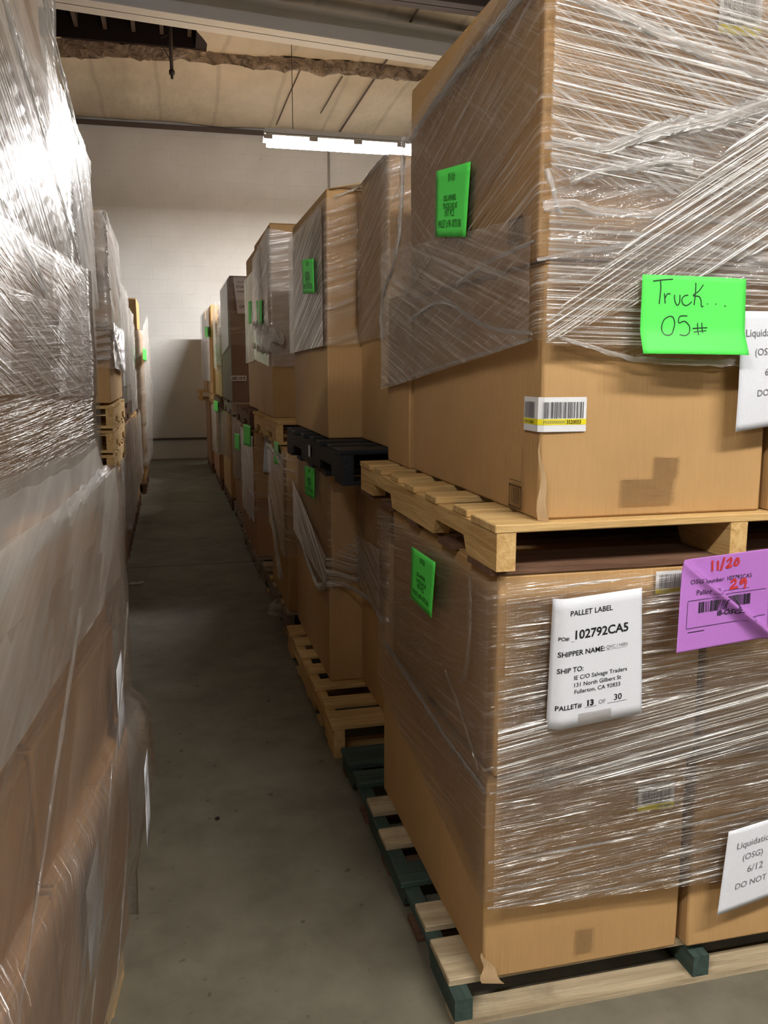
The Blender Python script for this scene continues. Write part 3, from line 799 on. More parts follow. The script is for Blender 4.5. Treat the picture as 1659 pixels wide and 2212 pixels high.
ST = [[(268, 205), (380, 192), (490, 185)], [(350, 200), (352, 300), (333, 480)], [(392, 352), (400, 475)], [(398, 415), (425, 362), (462, 362)],
      [(505, 372), (508, 440), (535, 497), (562, 465), (568, 372)], [(665, 378), (618, 388), (590, 430), (605, 488), (650, 500), (706, 458)],
      [(755, 230), (752, 320), (733, 500)], [(846, 254), (790, 330), (722, 382), (790, 395), (815, 440), (820, 512), (845, 512)],
      [(888, 484), (900, 486)], [(990, 484), (1003, 490)], [(1105, 508), (1125, 514)],
      [(440, 630), (385, 670), (357, 760), (375, 840), (425, 858), (475, 825), (505, 720), (485, 640), (440, 628)],
      [(652, 627), (565, 632), (552, 708), (620, 690), (675, 750), (672, 820), (620, 862), (552, 852)],
      [(772, 712), (775, 860)], [(822, 708), (830, 836)], [(712, 778), (800, 772), (890, 770)], [(722, 822), (800, 812), (878, 806)]]
mb = MB()
for s_ in ST: stroke(mb, f, [zs(q) for q in s_], .0022, .0008)
oo = put(mb, 'handwriting', M['pen'], o); oo['label'] = 'black handwriting'

# upper white sheet, cut by the frame
Yw = 1.438
def liq(label, tl, tr, br, bl, Y, fs, shear=0, m=M['white'], curl=None):
    o, f, w, h, F_ = sheet('paper_sheet', label, 'paper sheet', tl, tr, br, bl, m, curl)
    for (t, a, b, v, mm) in fs: text(t, f, w * a, w * b, -h * v, .0012, M[mm], o, 0, 1.0)
    return o
a = ony(1600, 672, Yw); bl = ony(1588, 933, Yw)
liq('white printed sheet hanging behind the Truck note, cut by the frame', a, a + Vector((.20, 0, .002)), bl + Vector((.215, 0, .028)), bl, Yw,
    [('Liquidation', .06, .46, .21, 'grey_ink'), ('(OSG)', .16, .38, .37, 'grey_ink'), ('6/12', .27, .42, .545, 'grey_ink'), ('DO NOT', .20, .52, .72, 'grey_ink')],
    curl=lambda u, v: .004 * math.sin(v * 3))
a = ony(1574, 1797, 1.426); bl = ony(1549, 1978, 1.426)
liq('white printed sheet low on the near load, cut by the frame', a, a + Vector((.215, 0, .035)), bl + Vector((.22, 0, .045)), bl, 1.44,
    [('Liquidation', .12, .52, .25, 'grey_ink'), ('(OSG)', .20, .42, .41, 'grey_ink'), ('6/12', .27, .44, .58, 'grey_ink'), ('DO NOT', .16, .50, .75, 'grey_ink')])

# pallet label sheet
Yp = 1.432
o, f, w, h, F_ = sheet('paper_sheet', 'white PALLET LABEL sheet with curled left edge on the near lower load', 'paper sheet',
    ony(1196, 1294, Yp), ony(1379.5, 1266, Yp), ony(1379, 1536, Yp), ony(1181, 1576, Yp), M['white'],
    curl=lambda u, v: .012 + .022 * max(0, 1 - u / .3) ** 2 * 0 - .016 * max(0, 1 - u / .16) ** 2, nu=30, nv=12)
for (t, a, b, v, bo, hs) in [('PALLET LABEL', .17, .655, .135, .012, 1), ('PO#:', .06, .17, .315, .016, 1), ('102792CA5', .235, .84, .315, .022, 1), ('_', .19, .225, .325, 0, 1),
        ('SHIPPER NAME:', .06, .575, .440, .016, 1), ('QVC / HSN', .59, .83, .428, 0, 1), ('SHIP TO:', .06, .34, .565, .016, 1),
        ('IE C/O Salvage Traders', .24, .83, .628, .006, 1), ('131 North Gilbert St', .245, .765, .685, .006, 1), ('Fullerton, CA 92833', .25, .755, .738, .006, 1),
        ('PALLET#', .06, .335, .852, .016, 1), ('OF', .52, .595, .852, 0, 1), ('30', .69, .775, .845, .012, 1), ('13', .395, .465, .85, .05, 1)]:
    text(t, f, w * a, w * b, -h * v, .0010, M['ink'] if bo > .005 else M['grey_ink'], o, bo, hs)
mb = MB(); rect(mb, f, w * .37, -h * .862, w * .50, -h * .859, .001); rect(mb, f, w * .615, -h * .862, w * .83, -h * .859, .001); rect(mb, f, w * .59, -h * .438, w * .83, -h * .436, .001)
put(mb, 'printed_line', M['grey_ink'], o)
mb = MB(); rect(mb, f, w * .30, -h * .985, w * .66, -h * .90, .0012, 6, 2); put(mb, 'tape_strip', M['tape'], o)

# purple sheet with a folded corner
Yq = 1.428
tl = ony(1474, 1212, Yq); bl = ony(1447, 1406, Yq - .02)
tr = tl + Vector((.205, .0, .014)); br = bl + Vector((.225, 0, .012))
def pcurl(u, v):
    # raised fold running from the upper left corner down to the right
    d = (v - u * 1.02)
    return (.026 * math.exp(-(d / .07) ** 2) * (.2 + u)) + (.022 * (1 - u) * v if d > 0 else 0) - (.012 if d < -.03 else 0)
o, f, w, h, F_ = sheet('paper_sheet', 'purple printed sheet with a diagonal fold, under the yellow pallet', 'paper sheet', tl, tr, br, bl, M['purple'], pcurl, 60, 60)
for (t, a, b, v, mm, bo) in [('OSG Us', .10, .29, .27, 'ink', 0), ('number: 102792CA5', .33, .80, .30, 'ink', 0), ('Pallet', .17, .31, .40, 'ink', 0), ('OF', .42, .47, .41, 'ink', 0), ('IB-OSG-', .40, .62, .66, 'ink', .02)]:
    text(t, f, w * a, w * b, -h * v, .0016, M[mm], o, bo)
mb = MB(); bars(mb, f, w * .20, -h * .60, w * .80, -h * .48, .0016, 9, n=50)
put(mb, 'printed_bars', M['ink'], o); mb = MB()
for q in ((.08, -.455, .96, -.450), (.08, -.755, .96, -.750), (.08, -.755, .084, -.45), (.50, -.415, .78, -.411), (.33, -.41, .41, -.406)): rect(mb, f, w * q[0], h * q[1], w * q[2], h * q[3], .0016, 12, 1)
rect(mb, f, w * .10, -h * .80, w * .27, -h * .793, .0016)
put(mb, 'printed_frame', M['ink'], o)
mb = MB()
for s_ in ([(.36, -.05), (.37, -.17)], [(.42, -.06), (.43, -.17)], [(.49, -.03), (.46, -.18)], [(.52, -.08), (.56, -.05), (.56, -.10), (.52, -.15), (.58, -.14)], [(.60, -.12), (.63, -.06), (.65, -.11), (.62, -.14), (.60, -.12)],
           [(.58, -.33), (.62, -.30), (.63, -.34), (.58, -.40), (.66, -.39)], [(.74, -.31), (.69, -.32), (.69, -.36), (.74, -.33), (.73, -.42)]):
    stroke(mb, f, [(w * a, h * b) for a, b in s_], .0045, .0018)
oo = put(mb, 'handwriting', M['red_ink'], o); oo['label'] = 'red marker handwriting'

# ================================================================== right row, further loads
GR = 'pallets along the right row'
pallet(.492, 2.71, 0, 'yellow pallet on the floor just behind the green one', 'pine', seed=3, l=1.2, w=1.1)
pallet(.516, 4.12, 0, 'weathered brown pallet on the floor behind the yellow floor pallet', 'grey', mixed=['pale', 'pine', 'grey'], seed=4, l=1.2, w=1.1)
pallet(.500, 5.42, 0, 'grey floor pallet third back from the green one on the right', 'grey', mixed=['grey', 'pale'], seed=5)
pallet(.525, 6.75, 0, 'grey floor pallet beyond the aisle floor joint, right row', 'grey', seed=6)
pallet(.515, 8.10, 0, 'floor pallet third from the far end of the right row', 'brown', seed=7)
pallet(.50, 9.55, 0, 'floor pallet second from the far end of the right row', 'brown', seed=8)
pallet(.47, 11.2, 0, 'floor pallet nearest the far wall in the right row', 'brown', seed=9)
# second position
A1 = carton(.556, 3.13, PT, .92, .88, .415, 'brown carton lowest on the yellow floor pallet, aisle side', seed=11)
A2 = carton(.570, 3.14, PT + .42, .92, .88, .385, 'brown carton in the upper tier over the yellow floor pallet', seed=12)
B1 = carton(.680, 2.73, PT, .80, .385, .415, 'brown carton set back from the aisle on the yellow floor pallet', seed=13)
B2 = carton(.690, 2.73, PT + .42, .80, .385, .385, 'brown carton set back under the black pallet', seed=14)
w2 = wrap_root(.6, 3, .5, 'stretch film sagging round the lower load under the black pallet')
band(w2, [(.562, 4.0), (.562, 3.122), (.676, 3.12), (.678, 2.72), (.95, 2.70)], [.50, .42, .55, .45, .42], [.92] * 5, 'film_l', -.45, .01, seed=21, jag=.03)
band(w2, [(.560, 4.0), (.560, 3.12), (.674, 3.12), (.676, 2.72)], [.56, .50, .52, .50], [.80, .62, .70, .72], 'film_x', -.35, .016, seed=22)
rope(w2, [(.553, 3.98, .60), (.548, 3.6, .50), (.545, 3.3, .46), (.547, 3.11, .52)], (.02, .03), seed=31, nrm=(-1, 0, 0))
rope(w2, [(.552, 3.9, .68), (.548, 3.5, .64), (.546, 3.11, .53)], (.02, .02), seed=32, nrm=(-1, 0, 0))
rope(w2, [(.545, 3.105, .52), (.60, 3.10, .515), (.66, 2.9, .50), (.663, 2.71, .47)], (.02, .012), seed=33, nrm=(-1, -1, 0))
note('green_note', 'dark green printed note on the lower load under the black pallet', [(658, 1005), (680, 1012), (679, 1078), (659, 1066)], 'x', .545, GL)
bp = pallet(.535, 2.74, .935, 'black painted pallet between the loads of the second stack', 'black', rz=math.radians(1.2), seed=10, w=1.06)
mb = MB(); rect(mb, side(.518, 3.36, .975), 0, 0, .05, .045, 0); o = put(mb, 'small_sticker', M['sticker'], bp)
zb = .935 + PT
A3 = carton(.575, 3.22, zb, .94, .90, .905, 'tall brown carton on the black pallet with a raised top flap', seed=15)
B3 = carton(.700, 2.78, zb, .82, .41, .93, 'tall brown carton on the near end of the black pallet', seed=16)
mb = MB(); mb.grid(lambda u, v: (.587 + .24 * u + .05 * v * u, 3.23 - .02 * v + .0 * u, zb + .907 + .012 * u + .055 * v * u), 6, 3)
o = mb.build('open_flap', M['kraft_in'], None, True); o.parent = A3; bpy.context.view_layer.update(); o.matrix_parent_inverse = A3.matrix_world.inverted(); o.modifiers.new('t', 'SOLIDIFY').thickness = .004
w3 = wrap_root(.6, 3, 1.4, 'stretch film with slanting pleats round the load on the black pallet')
band(w3, [(.578, 4.13), (.578, 3.212), (.70, 3.212), (.70, 2.772), (.98, 2.772)], [1.39, 1.40, 1.41, 1.42, 1.43], [1.915, 1.925, 1.95, 1.99, 1.99], 'film_h', .35, .01, seed=23)
band(w3, [(.576, 4.13), (.576, 3.21)], [1.39, 1.40], [1.90, 1.9], 'film_x', .30, .016, seed=24)
rope(w3, [(.60, 3.20, 1.93), (.69, 3.19, 1.965), (.695, 2.95, 1.98), (.70, 2.76, 1.985)], (.01, .03), seed=34, nrm=(-.5, -.5, .7))
note('green_note', 'green note high on the tall carton load over the black pallet', [(652, 562), (677, 558), (679, 633), (654, 635)], 'x', .545, GL)

# third position
C1 = carton(.530, 4.13, PT, .94, .70, .40, 'lower brown carton on the weathered pallet behind the yellow one', seed=17)
C2 = carton(.530, 4.13, PT + .405, .94, .70, .395, 'upper brown carton over the weathered floor pallet', seed=18)
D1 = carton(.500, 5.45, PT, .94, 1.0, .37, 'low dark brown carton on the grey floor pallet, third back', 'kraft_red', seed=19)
D2 = carton(.505, 5.46, PT + .375, .94, 1.0, .42, 'film covered carton above the low dark one, third back', seed=20)
w4 = wrap_root(.6, 4.6, .5, 'torn loose stretch film on the lower load third from the front')
band(w4, [(.526, 4.82), (.526, 4.122), (.80, 4.12)], [.45, .40, .40], [.92, .92, .92], 'film', -.5, .01, seed=25, jag=.05)
rope(w4, [(.515, 4.80, .62), (.505, 4.5, .50), (.500, 4.3, .40), (.500, 4.15, .30)], (.02, .05), seed=35, nrm=(-1, 0, 0))
rope(w4, [(.515, 4.82, .90), (.508, 4.5, .90), (.508, 4.15, .86)], (.03, .02), 'film_c', seed=36, nrm=(-1, 0, 0))
band(w4, [(.50, 6.4), (.50, 5.445), (.9, 5.44)], [.30, .34, .36], [.90, .90, .90], 'film', -.3, .01, seed=26, jag=.04)
note('green_note', 'green note on the lower load third from the front', [(592, 952), (601, 956), (601, 1005), (592, 1000)], 'x', .512, [])
note('paper_sheet', 'pale sheet with printed lines on the lower load third back', [(573, 930), (590, 935), (590, 1022), (568, 1020)], 'y', 5.42,
     [('SHIP', .3, .7, .28, 0, 1), ('CUSTOMER', .2, .85, .42, 0, 1), ('PALLET', .25, .8, .54, 0, 1), ('13 OF 30', .3, .85, .85, 0, 1)], m=M['white'], ink='ink', cat='paper sheet')
note('green_note', 'faded green note on the lower load third back, aisle side', [(526, 915), (541, 920), (541, 965), (526, 960)], 'x', .482, [])
pallet(.515, 4.42, .930, 'yellow pallet behind the black pallet in the upper right row', 'pine', seed=12)
E1 = carton(.548, 4.80, 1.048, .94, .88, 1.04, 'tall brown carton wrapped with white padded film, third upper load', seed=21)
E2 = carton(.565, 5.70, 1.048, .94, .80, 1.04, 'tall brown carton just behind the white padded load', seed=22)
w5 = wrap_root(.6, 5, 1.5, 'milky stretch film bundled at the waist of the third upper load')
band(w5, [(.544, 5.66), (.544, 4.792), (.98, 4.79)], [1.38, 1.33, 1.33], [2.0, 2.06, 2.0], 'film_w', .2, .01, seed=27)
band(w5, [(.546, 4.785), (.98, 4.782)], [1.335, 1.32], [2.0, 1.95], 'film_d', .15, .014, seed=28)
band(w5, [(.560, 6.48), (.560, 5.69)], [1.36, 1.38], [1.95, 1.95], 'film_h', .2, .01, seed=29)
rope(w5, [(.53, 5.55, 1.53), (.525, 5.1, 1.50), (.528, 4.79, 1.47), (.60, 4.775, 1.46)], (.14, .13), 'film_w', seed=37, nrm=(-1, -.4, 0), depth=.18)
rope(w5, [(.532, 5.2, 2.02), (.527, 5.15, 1.8), (.527, 5.15, 1.56)], (.05, .06), 'film_w', seed=38, nrm=(-1, 0, 0), depth=.25)
note('green_note', 'greyed green note beside the white film roll on the third upper load', [(553, 650), (565, 648), (566, 700), (557, 702)], 'x', .520, [])
note('green_note', 'greyed green note at the far side of the white film roll', [(536, 652), (542, 650), (543, 698), (537, 700)], 'x', .545, [])
# fourth position onwards
pallet(.50, 5.80, .925, 'brown pallet in the upper right row, third from the front', 'brown', seed=13)
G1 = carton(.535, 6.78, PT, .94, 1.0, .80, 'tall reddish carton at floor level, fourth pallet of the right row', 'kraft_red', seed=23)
w6 = wrap_root(.6, 7, .6, 'thin stretch film on the fourth lower load of the right row')
band(w6, [(.53, 7.8), (.53, 6.77), (.9, 6.76)], [.35, .45, .45], [.92, .92, .92], 'film', .2, .01, seed=30, jag=.05)
note('green_note', 'faint green note on the fourth lower load of the right row', [(507, 935), (517, 938), (517, 975), (507, 968)], 'x', .515, [])
pallet(.495, 7.35, .925, 'dark pallet in the upper right row under the dark carton', 'grey', mixed=['grey', 'black'], seed=14)
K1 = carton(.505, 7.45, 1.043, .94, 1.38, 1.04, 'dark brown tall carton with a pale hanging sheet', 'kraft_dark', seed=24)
o, f, w, h, F_ = sheet('paper_sheet', 'pale grey sheet hanging askew on the dark brown carton', 'paper sheet',
    ony(503, 598, 7.42), ony(531, 598, 7.42), ony(533, 678, 7.42), ony(513, 678, 7.42), plain('greyed_paper', (.34, .31, .31), .7))
for (t, a, b, v) in (('PALLET', .3, .9, .16), ('PO#', .2, .8, .3), ('SHIPPER', .2, .9, .42), ('OF', .3, .8, .85)): text(t, f, w * a, w * b, -h * v, .002, M['ink'], o)
wk = wrap_root(.55, 7.4, 1.5, 'thin stretch film round the dark brown carton')
band(wk, [(.50, 8.5), (.50, 7.44), (.98, 7.43)], [1.45, 1.52, 1.50], [2.07, 2.07, 2.07], 'film_l', .1, .01, seed=31)
def far_sticker(parent, px, Y, w, h, seed):
    p = ony(px[0], px[1], Y); f = lambda s, t, k=0: Vector((p.x + s, Y - .008 - k, p.z + t))
    mb = MB(); rect(mb, f, 0, 0, w, h, .001); st = put(mb, 'barcode_sticker', plain('greyed_sticker', (.36, .33, .31), .6), parent)
    mb = MB(); bars(mb, f, w * .06, h * .2, w * .44, h * .8, .002, seed, n=12); put(mb, 'printed_bars', M['ink'], st); mb = MB(); bars(mb, f, w * .5, h * .2, w * .95, h * .8, .002, seed + 2, n=12); put(mb, 'printed_bars', M['ink'], st)
far_sticker(K1, (499, 823), 7.44, .13, .045, 3)
pallet(.47, 8.80, .925, 'brown pallet under the leaning carton in the upper right row', 'brown', seed=15)
carton(.500, 8.9, 1.043, .94, 1.25, .42, 'orange brown carton under the leaning one, far right row', 'kraft', seed=25)
lean = carton(.505, 8.95, 1.468, .80, 1.18, .47, 'carton leaning out of its film near the far end, right row', 'kraft_pale', seed=26, tilt=math.radians(9))
lean.location.z += .128
w7 = wrap_root(.5, 9, 1.5, 'loose whitish stretch film round the leaning carton')
band(w7, [(.49, 9.85), (.47, 8.90), (.90, 8.88)], [1.35, 1.30, 1.45], [1.9, 1.97, 1.95], 'film_w', .5, .012, seed=32, jag=.05)
rope(w7, [(.52, 8.85, 1.98), (.50, 8.83, 1.75), (.47, 8.82, 1.52), (.49, 8.84, 1.36)], (.06, .05), 'film_w', seed=39, nrm=(-.6, -.8, 0))
rope(w7, [(.62, 8.85, 1.95), (.66, 8.84, 1.70), (.63, 8.84, 1.50)], (.04, .03), 'film_w', seed=40, nrm=(-.2, -1, 0))
carton(.515, 8.15, PT, .94, 1.1, .80, 'tall film covered carton at floor level below the leaning one', 'kraft', seed=27)
carton(.485, 9.60, PT, .94, 1.1, .80, 'reddish carton with a green note at floor level near the far end', 'kraft_red', seed=28)
carton(.465, 11.25, PT, .94, 1.1, .80, 'floor level carton nearest the far wall, right row', 'kraft_red', seed=29)
w8 = wrap_root(.5, 9, .6, 'stretch film round the floor level loads near the far end of the right row')
band(w8, [(.51, 9.25), (.51, 8.14), (.9, 8.13)], [.45, .5, .5], [.92, .92, .92], 'film', .2, .01, seed=33, jag=.06)
band(w8, [(.48, 10.7), (.48, 9.59), (.9, 9.58)], [.35, .4, .4], [.92, .92, .92], 'film_w', .2, .01, seed=34, jag=.06)
note('green_note', 'green note on the floor level load near the far end, under the jutting pallet', [(462, 865), (471, 867), (471, 890), (462, 886)], 'x', .46, [])
pallet(.47, 10.15, .925, 'yellowed pallet second from the far end in the upper right row', 'pine', seed=16)
pallet(.36, 11.45, .925, 'yellowed pallet jutting into the aisle near the far wall', 'pine', seed=17)
P1 = carton(.470, 10.2, 1.043, .94, 1.2, 1.0, 'tall carton in pale film with a green note near the far wall', seed=30)
carton(.455, 11.5, 1.043, .94, 1.1, 1.02, 'tall carton in the upper row nearest the far wall', seed=31)
w9 = wrap_root(.5, 11, 1.5, 'pale stretch film over the two upper loads nearest the far wall')
band(w9, [(.448, 12.6), (.462, 10.19)], [1.18, 1.18], [2.06, 2.03], 'film_w', .2, .01, seed=35)
note('green_note', 'green note on the pale upper load near the far wall', [(442, 705), (448, 707), (449, 730), (443, 726)], 'x', .43, [])
mb = MB().box(0, 0, 0, .02, .05, .05)
sc_ = MB(); sc_.grid(lambda u, v: (.505 + .03 * math.sin(5 * u + 3 * v) - .03 * u, 4.35 + .07 * u, .03 + .08 * v + .012 * noise.noise(Vector((u * 6, v * 6, 1)))), 8, 10)
o = sc_.build('film_scrap', M['film_w'], None, True); tag(o, 'crumpled white film scrap hanging off the weathered floor pallet', 'film scrap')

# ================================================================== left row
# nearest load: leans a few degrees towards the aisle at its far end
ANG = math.radians(6.5)
dd = Vector((math.sin(ANG), math.cos(ANG))); rr = Vector((math.cos(ANG), -math.sin(ANG)))
CF = Vector((-.150, 1.78))                      # far corner on the aisle side
def lc(a, b): p = CF - rr * a - dd * b; return (p.x, p.y)     # a: away from the aisle, b: back towards the camera
LG = 'cartons of the nearest left load'
x, y = lc(1.02, 1.2)
pallet(x, y, 0, 'wooden pallet under the nearest left load', 'pine', rz=-ANG, w=1.02, l=1.2, seed=21)
names = iter(['far lower', 'near lower', 'far second tier', 'near second tier', 'far third tier', 'near third tier', 'far fourth tier', 'near fourth tier', 'far top', 'near top'])
tiers = [(PT, .20, .018), (PT + .205, .27, .034), (PT + .48, .20, .014), (PT + .685, .305, .004), (1.112, .36, -.012), (1.476, .56, -.055)]
pos = ['lowest', 'second lowest', 'third', 'fourth', 'fifth', 'topmost']
for i, (z, h, outx) in enumerate(tiers):
    for j in (0, 1):
        x, y = lc(.5 - outx, .60 + .618 * j)
        carton(x, y, z, .5, .595, h, '%s tier carton of the nearest left load, %s half, under hazy film' % (pos[i], ('far', 'near')[j]), 'kraft_orange' if i < 4 else 'kraft', rz=-ANG, seed=40 + i * 2 + j, tape=(i == 5))
wA = wrap_root(-.2, 1.2, .3, 'hazy bulging stretch film round the nearest left lower load')
def prof(z): # bulge of the film in the side view
    return [(.10, -.002), (.25, .0), (.45, .040), (.60, .040), (.64, .006), (.80, .004), (.90, .010), (1.05, .012), (1.12, .006)]
def bulge_at(z, T=None):
    T = prof(0)
    for i in range(len(T) - 1):
        if z <= T[i + 1][0]:
            t = max(0, (z - T[i][0]) / (T[i + 1][0] - T[i][0])); return T[i][1] + (T[i + 1][1] - T[i][1]) * t
    return T[-1][1]
pA = [lc(.0, 1.22), lc(.0, .0), lc(.5, .0)]
band(wA, pA, [.12, .12, .12], [1.10, 1.12, 1.12], 'film_s', .9, .018, seed=41, amp=.018, lean=lambda s, v: bulge_at(.12 + v) , ks=.8)
band(wA, pA, [.15, .12, .12], [.72, .60, .6], 'film_l', 1.4, .026, seed=42, amp=.010, lean=lambda s, v: bulge_at(.13 + v * .5), ks=.7)
band(wA, pA, [.45, .50, .5], [1.0, 1.02, 1.0], 'film_l', 1.1, .022, seed=57, lean=lambda s, v: bulge_at(.5 + v * .5))
band(wA, pA[:2], [.84, .90], [1.10, 1.12], 'film_w', .55, .030, seed=43, amp=.010)
for k, (b0, z0, b1, z1) in enumerate(((.55, .30, .28, .62), (.35, .22, .12, .50), (.9, .55, .45, .95), (.25, .60, .05, .85), (.75, .25, .5, .5))):
    p0 = Vector(lc(-.052, b0)); p1 = Vector(lc(-.052, b1)); pm = (p0 + p1) / 2
    rope(wA, [(p0.x, p0.y, z0), (pm.x + .004, pm.y, (z0 + z1) / 2 + .02), (p1.x, p1.y, z1)], (.010, .022), 'film_s', seed=50 + k, nrm=(1, 0, 0), depth=.25)
wB = wrap_root(-.2, 1.2, 1.4, 'hazy stretch film bright with glare on the nearest left upper load')
up_ = [lc(.02, 1.22), lc(.02, .0), lc(.5, .0)]
band(wB, up_, [1.05, 1.112, 1.12], [1.50, 1.50, 1.5], 'film_h', -.06, .014, seed=44)
band(wB, up_, [1.10, 1.112, 1.12], [1.42, 1.42, 1.4], 'film_g', .04, .018, seed=49)
band(wB, up_, [1.04, 1.09, 1.12], [1.16, 1.20, 1.2], 'film_s', .15, .020, seed=50)
band(wB, up_, [1.30, 1.26, 1.3], [1.52, 1.50, 1.5], 'film_g', -.32, .020, seed=45)
pB = [lc(.055, 1.22), lc(.055, .0), lc(.5, .0)]
band(wB, pB, [1.47, 1.46, 1.46], [2.05, 2.05, 2.05], 'film_w', -.5, .014, seed=46, amp=.012)
band(wB, pB, [1.46, 1.40, 1.46], [1.90, 1.80, 2.0], 'film_x', -.8, .024, seed=47, amp=.012)
for k, (b0, z0, b1, z1) in enumerate(((.62, 1.98, .05, 1.50), (.9, 1.75, .3, 1.42), (.35, 2.05, .0, 1.72))):
    p0 = Vector(lc(.01, b0)); p1 = Vector(lc(-.0, b1)); pm = (p0 + p1) / 2
    rope(wB, [(p0.x, p0.y, z0), (pm.x, pm.y, (z0 + z1) / 2), (p1.x, p1.y, z1)], (.03, .018), 'rope', seed=60 + k, nrm=(1, 0, 0), depth=.25)
band(wA, pA, [1.06, 1.06, 1.06], [1.17, 1.17, 1.17], 'film_w', .5, .016, seed=48, amp=.008, lean=lambda s, v: -.02 * v)
p0 = Vector(lc(-.01, .85)); p1 = Vector(lc(-.02, .0))
rope(wA, [(p0.x, p0.y, 1.03), ((p0.x + p1.x) / 2, (p0.y + p1.y) / 2, 1.08), (p1.x, p1.y, 1.115)], (.03, .02), 'rope', seed=66, nrm=(1, 0, .3), depth=.3)
def left_paper(label, b0, z0, w_, h_, sl, out):
    c = lambda b, z: Vector((*lc(-out, b), z))
    tl_ = c(b0 + w_, z0 + h_); o, f, w, h, F_ = sheet('paper_sheet', label, 'paper sheet', c(b0 + w_, z0 + h_ - sl), c(b0, z0 + h_), c(b0 - .01, z0), c(b0 + w_ + .01, z0 - sl), M['white'], nu=4, nv=4)
    return o
left_paper('white sheet under hazy film low on the nearest left load', .40, .40, .10, .15, .03, .050)
left_paper('white sheet at the outer edge of the nearest left load, mid height', .06, .60, .06, .16, .02, .040)
left_paper('white sheet at the bulging corner of the nearest left load', .02, .36, .05, .17, .02, .075)

def lpal(y, label, kind, x=-.30, z=0, seed=0, l=1.2, **k): return pallet(x - 1.02, y, z, label, kind, seed=seed, l=l, **k)
def lbox(y, d, z, h, label, m='kraft', x=-.305, w=.92, seed=0, **k): return carton(x - w, y, z, w, d, h, label, m, seed=seed, **k)
# second left stack
lpal(2.15, 'floor pallet second in the left row', 'pine', seed=22)
lbox(2.2, 1.1, PT, .78, 'lower carton second in the left row', seed=60, x=-.32)
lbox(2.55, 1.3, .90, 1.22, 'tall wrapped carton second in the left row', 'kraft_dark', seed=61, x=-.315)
w10 = wrap_root(-.3, 3, 1.4, 'pale film above and grey film below on the second left load')
band(w10, [(-.80, 2.54), (-.315, 2.54), (-.315, 3.86)], [.90, .90, .92], [2.10, 2.13, 2.14], 'film_d', .15, .012, seed=51)
band(w10, [(-.80, 2.535), (-.312, 2.535), (-.312, 3.86)], [1.50, 1.50, 1.56], [2.13, 2.15, 2.15], 'film_w', -.6, .018, seed=52, amp=.014)
rope(w10, [(-.30, 3.80, 2.1), (-.295, 3.4, 1.95), (-.295, 3.0, 1.7)], (.03, .03), 'rope', seed=67, nrm=(1, 0, 0))
# third
lpal(3.45, 'floor pallet third in the left row, with its pale end showing', 'pale', x=-.325, seed=23)
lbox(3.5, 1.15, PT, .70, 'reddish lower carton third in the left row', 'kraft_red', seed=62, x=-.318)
w11 = wrap_root(-.3, 4, .5, 'loose film on the third lower load of the left row')
band(w11, [(-.314, 3.5), (-.314, 4.66)], [.60, .48], [.82, .82], 'film_d', .3, .01, seed=53, jag=.06)
# fourth: stacked empty pallets carry the upper load
lpal(4.80, 'floor pallet fourth in the left row', 'pale', x=-.335, seed=24)
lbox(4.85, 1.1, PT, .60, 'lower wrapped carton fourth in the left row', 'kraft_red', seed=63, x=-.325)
for i in range(3):
    lpal(4.78, ['lowest', 'middle', 'top'][i] + ' of three stacked pine pallets in the left row', 'pine', x=-.312 + .004 * i, z=.745 + i * .1305, seed=25 + i, group='pile of pine pallets in the left row')
zc = .745 + 3 * .1305
lbox(4.84, 1.12, zc, .99, 'brown carton on the pile of pine pallets, left row', 'kraft', seed=64, x=-.315)
w12 = wrap_root(-.3, 5, 1.6, 'silvery crinkled film round the carton above the pile of pine pallets')
band(w12, [(-.8, 4.83), (-.315, 4.83), (-.315, 5.98)], [1.32, 1.32, 1.30], [1.56, 1.56, 1.56], 'film_c', .35, .014, seed=54, amp=.02)
band(w12, [(-.8, 4.83), (-.315, 4.83), (-.315, 5.98)], [1.52, 1.52, 1.42], [2.12, 2.12, 2.10], 'film_w', -.2, .012, seed=55, amp=.015)
rope(w12, [(-.33, 4.80, 2.12), (-.325, 4.80, 1.95), (-.32, 4.80, 1.72)], (.07, .06), 'film_c', seed=68, nrm=(0, -1, 0), depth=.5)
for k in range(5):
    rope(w12, [(-.42, 4.80, 1.535 - k * .042), (-.36, 4.80, 1.542 - k * .042), (-.30, 4.80, 1.552 - k * .042)], (.02, .026), 'rope', seed=70 + k)
rope(w12, [(-.296, 4.85, 1.50), (-.292, 5.3, 1.36), (-.294, 5.8, 1.32)], (.05, .05), 'rope', seed=76, nrm=(1, 0, 0), depth=.3)
w13 = wrap_root(-.3, 5, .5, 'shiny hanging film on the fourth lower load of the left row')
band(w13, [(-.8, 4.84), (-.32, 4.84), (-.318, 6.0)], [.30, .30, .30], [.74, .74, .74], 'film_d', .8, .012, seed=56, jag=.08)
rope(w13, [(-.305, 5.2, .80), (-.298, 5.15, .62), (-.296, 5.1, .48)], (.05, .02), 'rope', seed=77, nrm=(1, 0, 0))
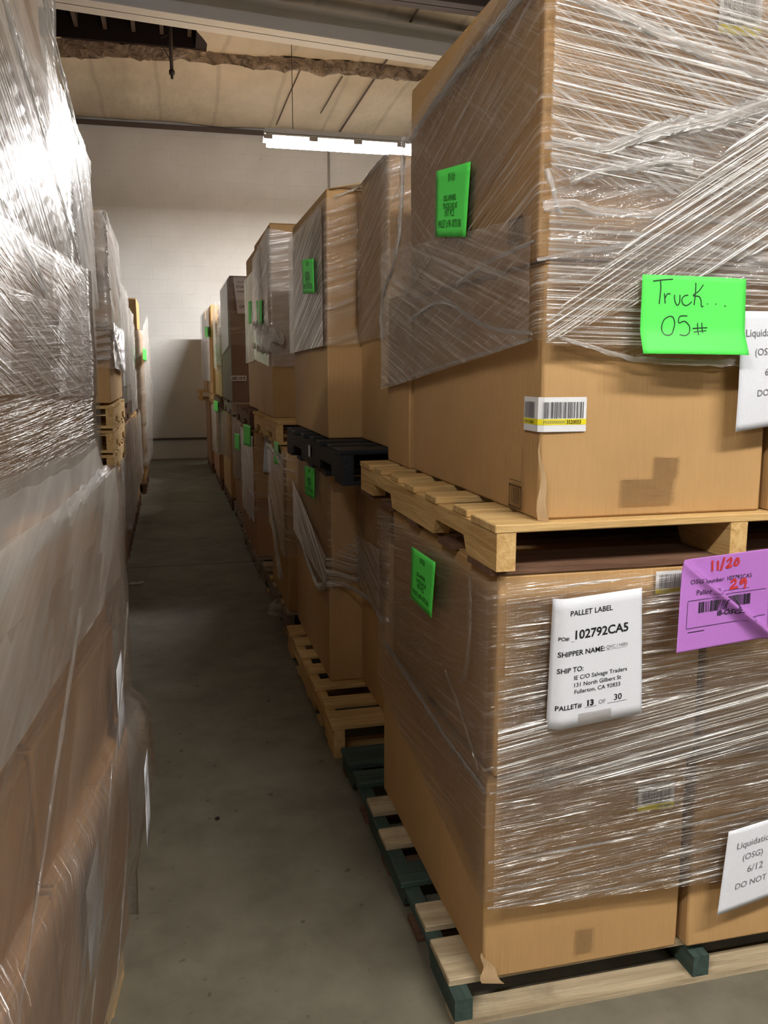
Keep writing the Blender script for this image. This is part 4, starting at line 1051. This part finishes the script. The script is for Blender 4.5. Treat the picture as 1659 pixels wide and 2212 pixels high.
# fifth
lpal(6.15, 'floor pallet fifth in the left row', 'brown', x=-.33, seed=28)
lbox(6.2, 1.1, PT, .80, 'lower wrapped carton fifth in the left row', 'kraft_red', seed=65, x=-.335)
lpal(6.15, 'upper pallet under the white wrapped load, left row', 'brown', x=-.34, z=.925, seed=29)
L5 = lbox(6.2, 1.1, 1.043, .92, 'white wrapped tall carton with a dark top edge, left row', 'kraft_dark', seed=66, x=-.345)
w14 = wrap_root(-.3, 6.6, 1.5, 'whitish film nearly hiding the fifth upper load of the left row')
band(w14, [(-.8, 6.19), (-.345, 6.19), (-.34, 7.32)], [1.08, 1.08, 1.08], [1.94, 1.93, 1.93], 'film_w', -.5, .012, seed=57, amp=.02)
band(w14, [(-.8, 6.185), (-.343, 6.185), (-.338, 7.32)], [1.2, 1.2, 1.2], [1.9, 1.9, 1.9], 'film_w', .5, .020, seed=58, amp=.015)
band(w14, [(-.8, 6.19), (-.33, 6.19), (-.325, 7.35)], [.25, .2, .25], [.94, .94, .94], 'film_w', .9, .012, seed=59, amp=.02, jag=.08)
# sixth
lpal(7.55, 'floor pallet sixth in the left row', 'brown', x=-.33, seed=30)
lbox(7.6, 1.1, PT, .80, 'lower wrapped carton sixth in the left row', seed=67, x=-.335)
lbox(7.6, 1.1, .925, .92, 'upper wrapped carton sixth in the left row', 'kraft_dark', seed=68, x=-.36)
w15 = wrap_root(-.3, 8, 1.2, 'whitish torn film on the sixth load of the left row')
band(w15, [(-.8, 7.59), (-.355, 7.59), (-.35, 8.75)], [.95, .95, .95], [1.84, 1.84, 1.84], 'film_w', .4, .012, seed=60, amp=.02)
band(w15, [(-.8, 7.59), (-.33, 7.59), (-.325, 8.75)], [.35, .3, .3], [.92, .92, .92], 'film_w', .9, .012, seed=61, amp=.02, jag=.08)
# last
lpal(9.45, 'floor pallet at the far end of the left row', 'brown', x=-.30, seed=31)
lbox(9.5, 1.25, PT, .80, 'lower carton at the far end of the left row', seed=69, x=-.305)
lbox(9.5, 1.25, .925, .80, 'upper carton with a green note at the far end, left row', seed=70, x=-.30)
lbox(9.42, .8, 1.73, .31, 'small brown carton topmost at the far end, left row', seed=71, x=-.315, w=.80)
w16 = wrap_root(-.3, 10, 1.2, 'pale film round the last load of the left row')
band(w16, [(-.8, 9.49), (-.298, 9.49), (-.275, 10.8)], [.3, .3, .3], [1.9, 1.72, 1.95], 'film_w', .8, .012, seed=62, amp=.02, lean=lambda s, v: .03 * math.sin(PI * v) * s)
note('green_note', 'small bright green note at the far end of the left row', [(308, 752), (316, 754), (317, 780), (309, 778)], 'x', -.245, [])
sc_ = MB(); sc_.grid(lambda u, v: (-.30 + .09 * u, 5.35 + .05 * v, .012 + .01 * noise.noise(Vector((u * 6, v * 6, 1)))), 8, 6)
o = sc_.build('film_scrap', M['film_w'], None, True); tag(o, 'small white film scrap on the floor by the left row', 'film scrap')
p = EYE + ray(470, 1770) * (-1.31 / ray(470, 1770).z)
mb = MB(); mb.v = [(p.x + .007 * math.cos(a * .7) , p.y + .010 * math.sin(a * .7), .004) for a in range(9)] + [(p.x, p.y, .006)]; mb.f = [(i, (i + 1) % 9, 9) for i in range(9)]
o = mb.build('leaf_scrap', M['ink']); tag(o, 'small dark speck lying on the aisle floor', 'debris')
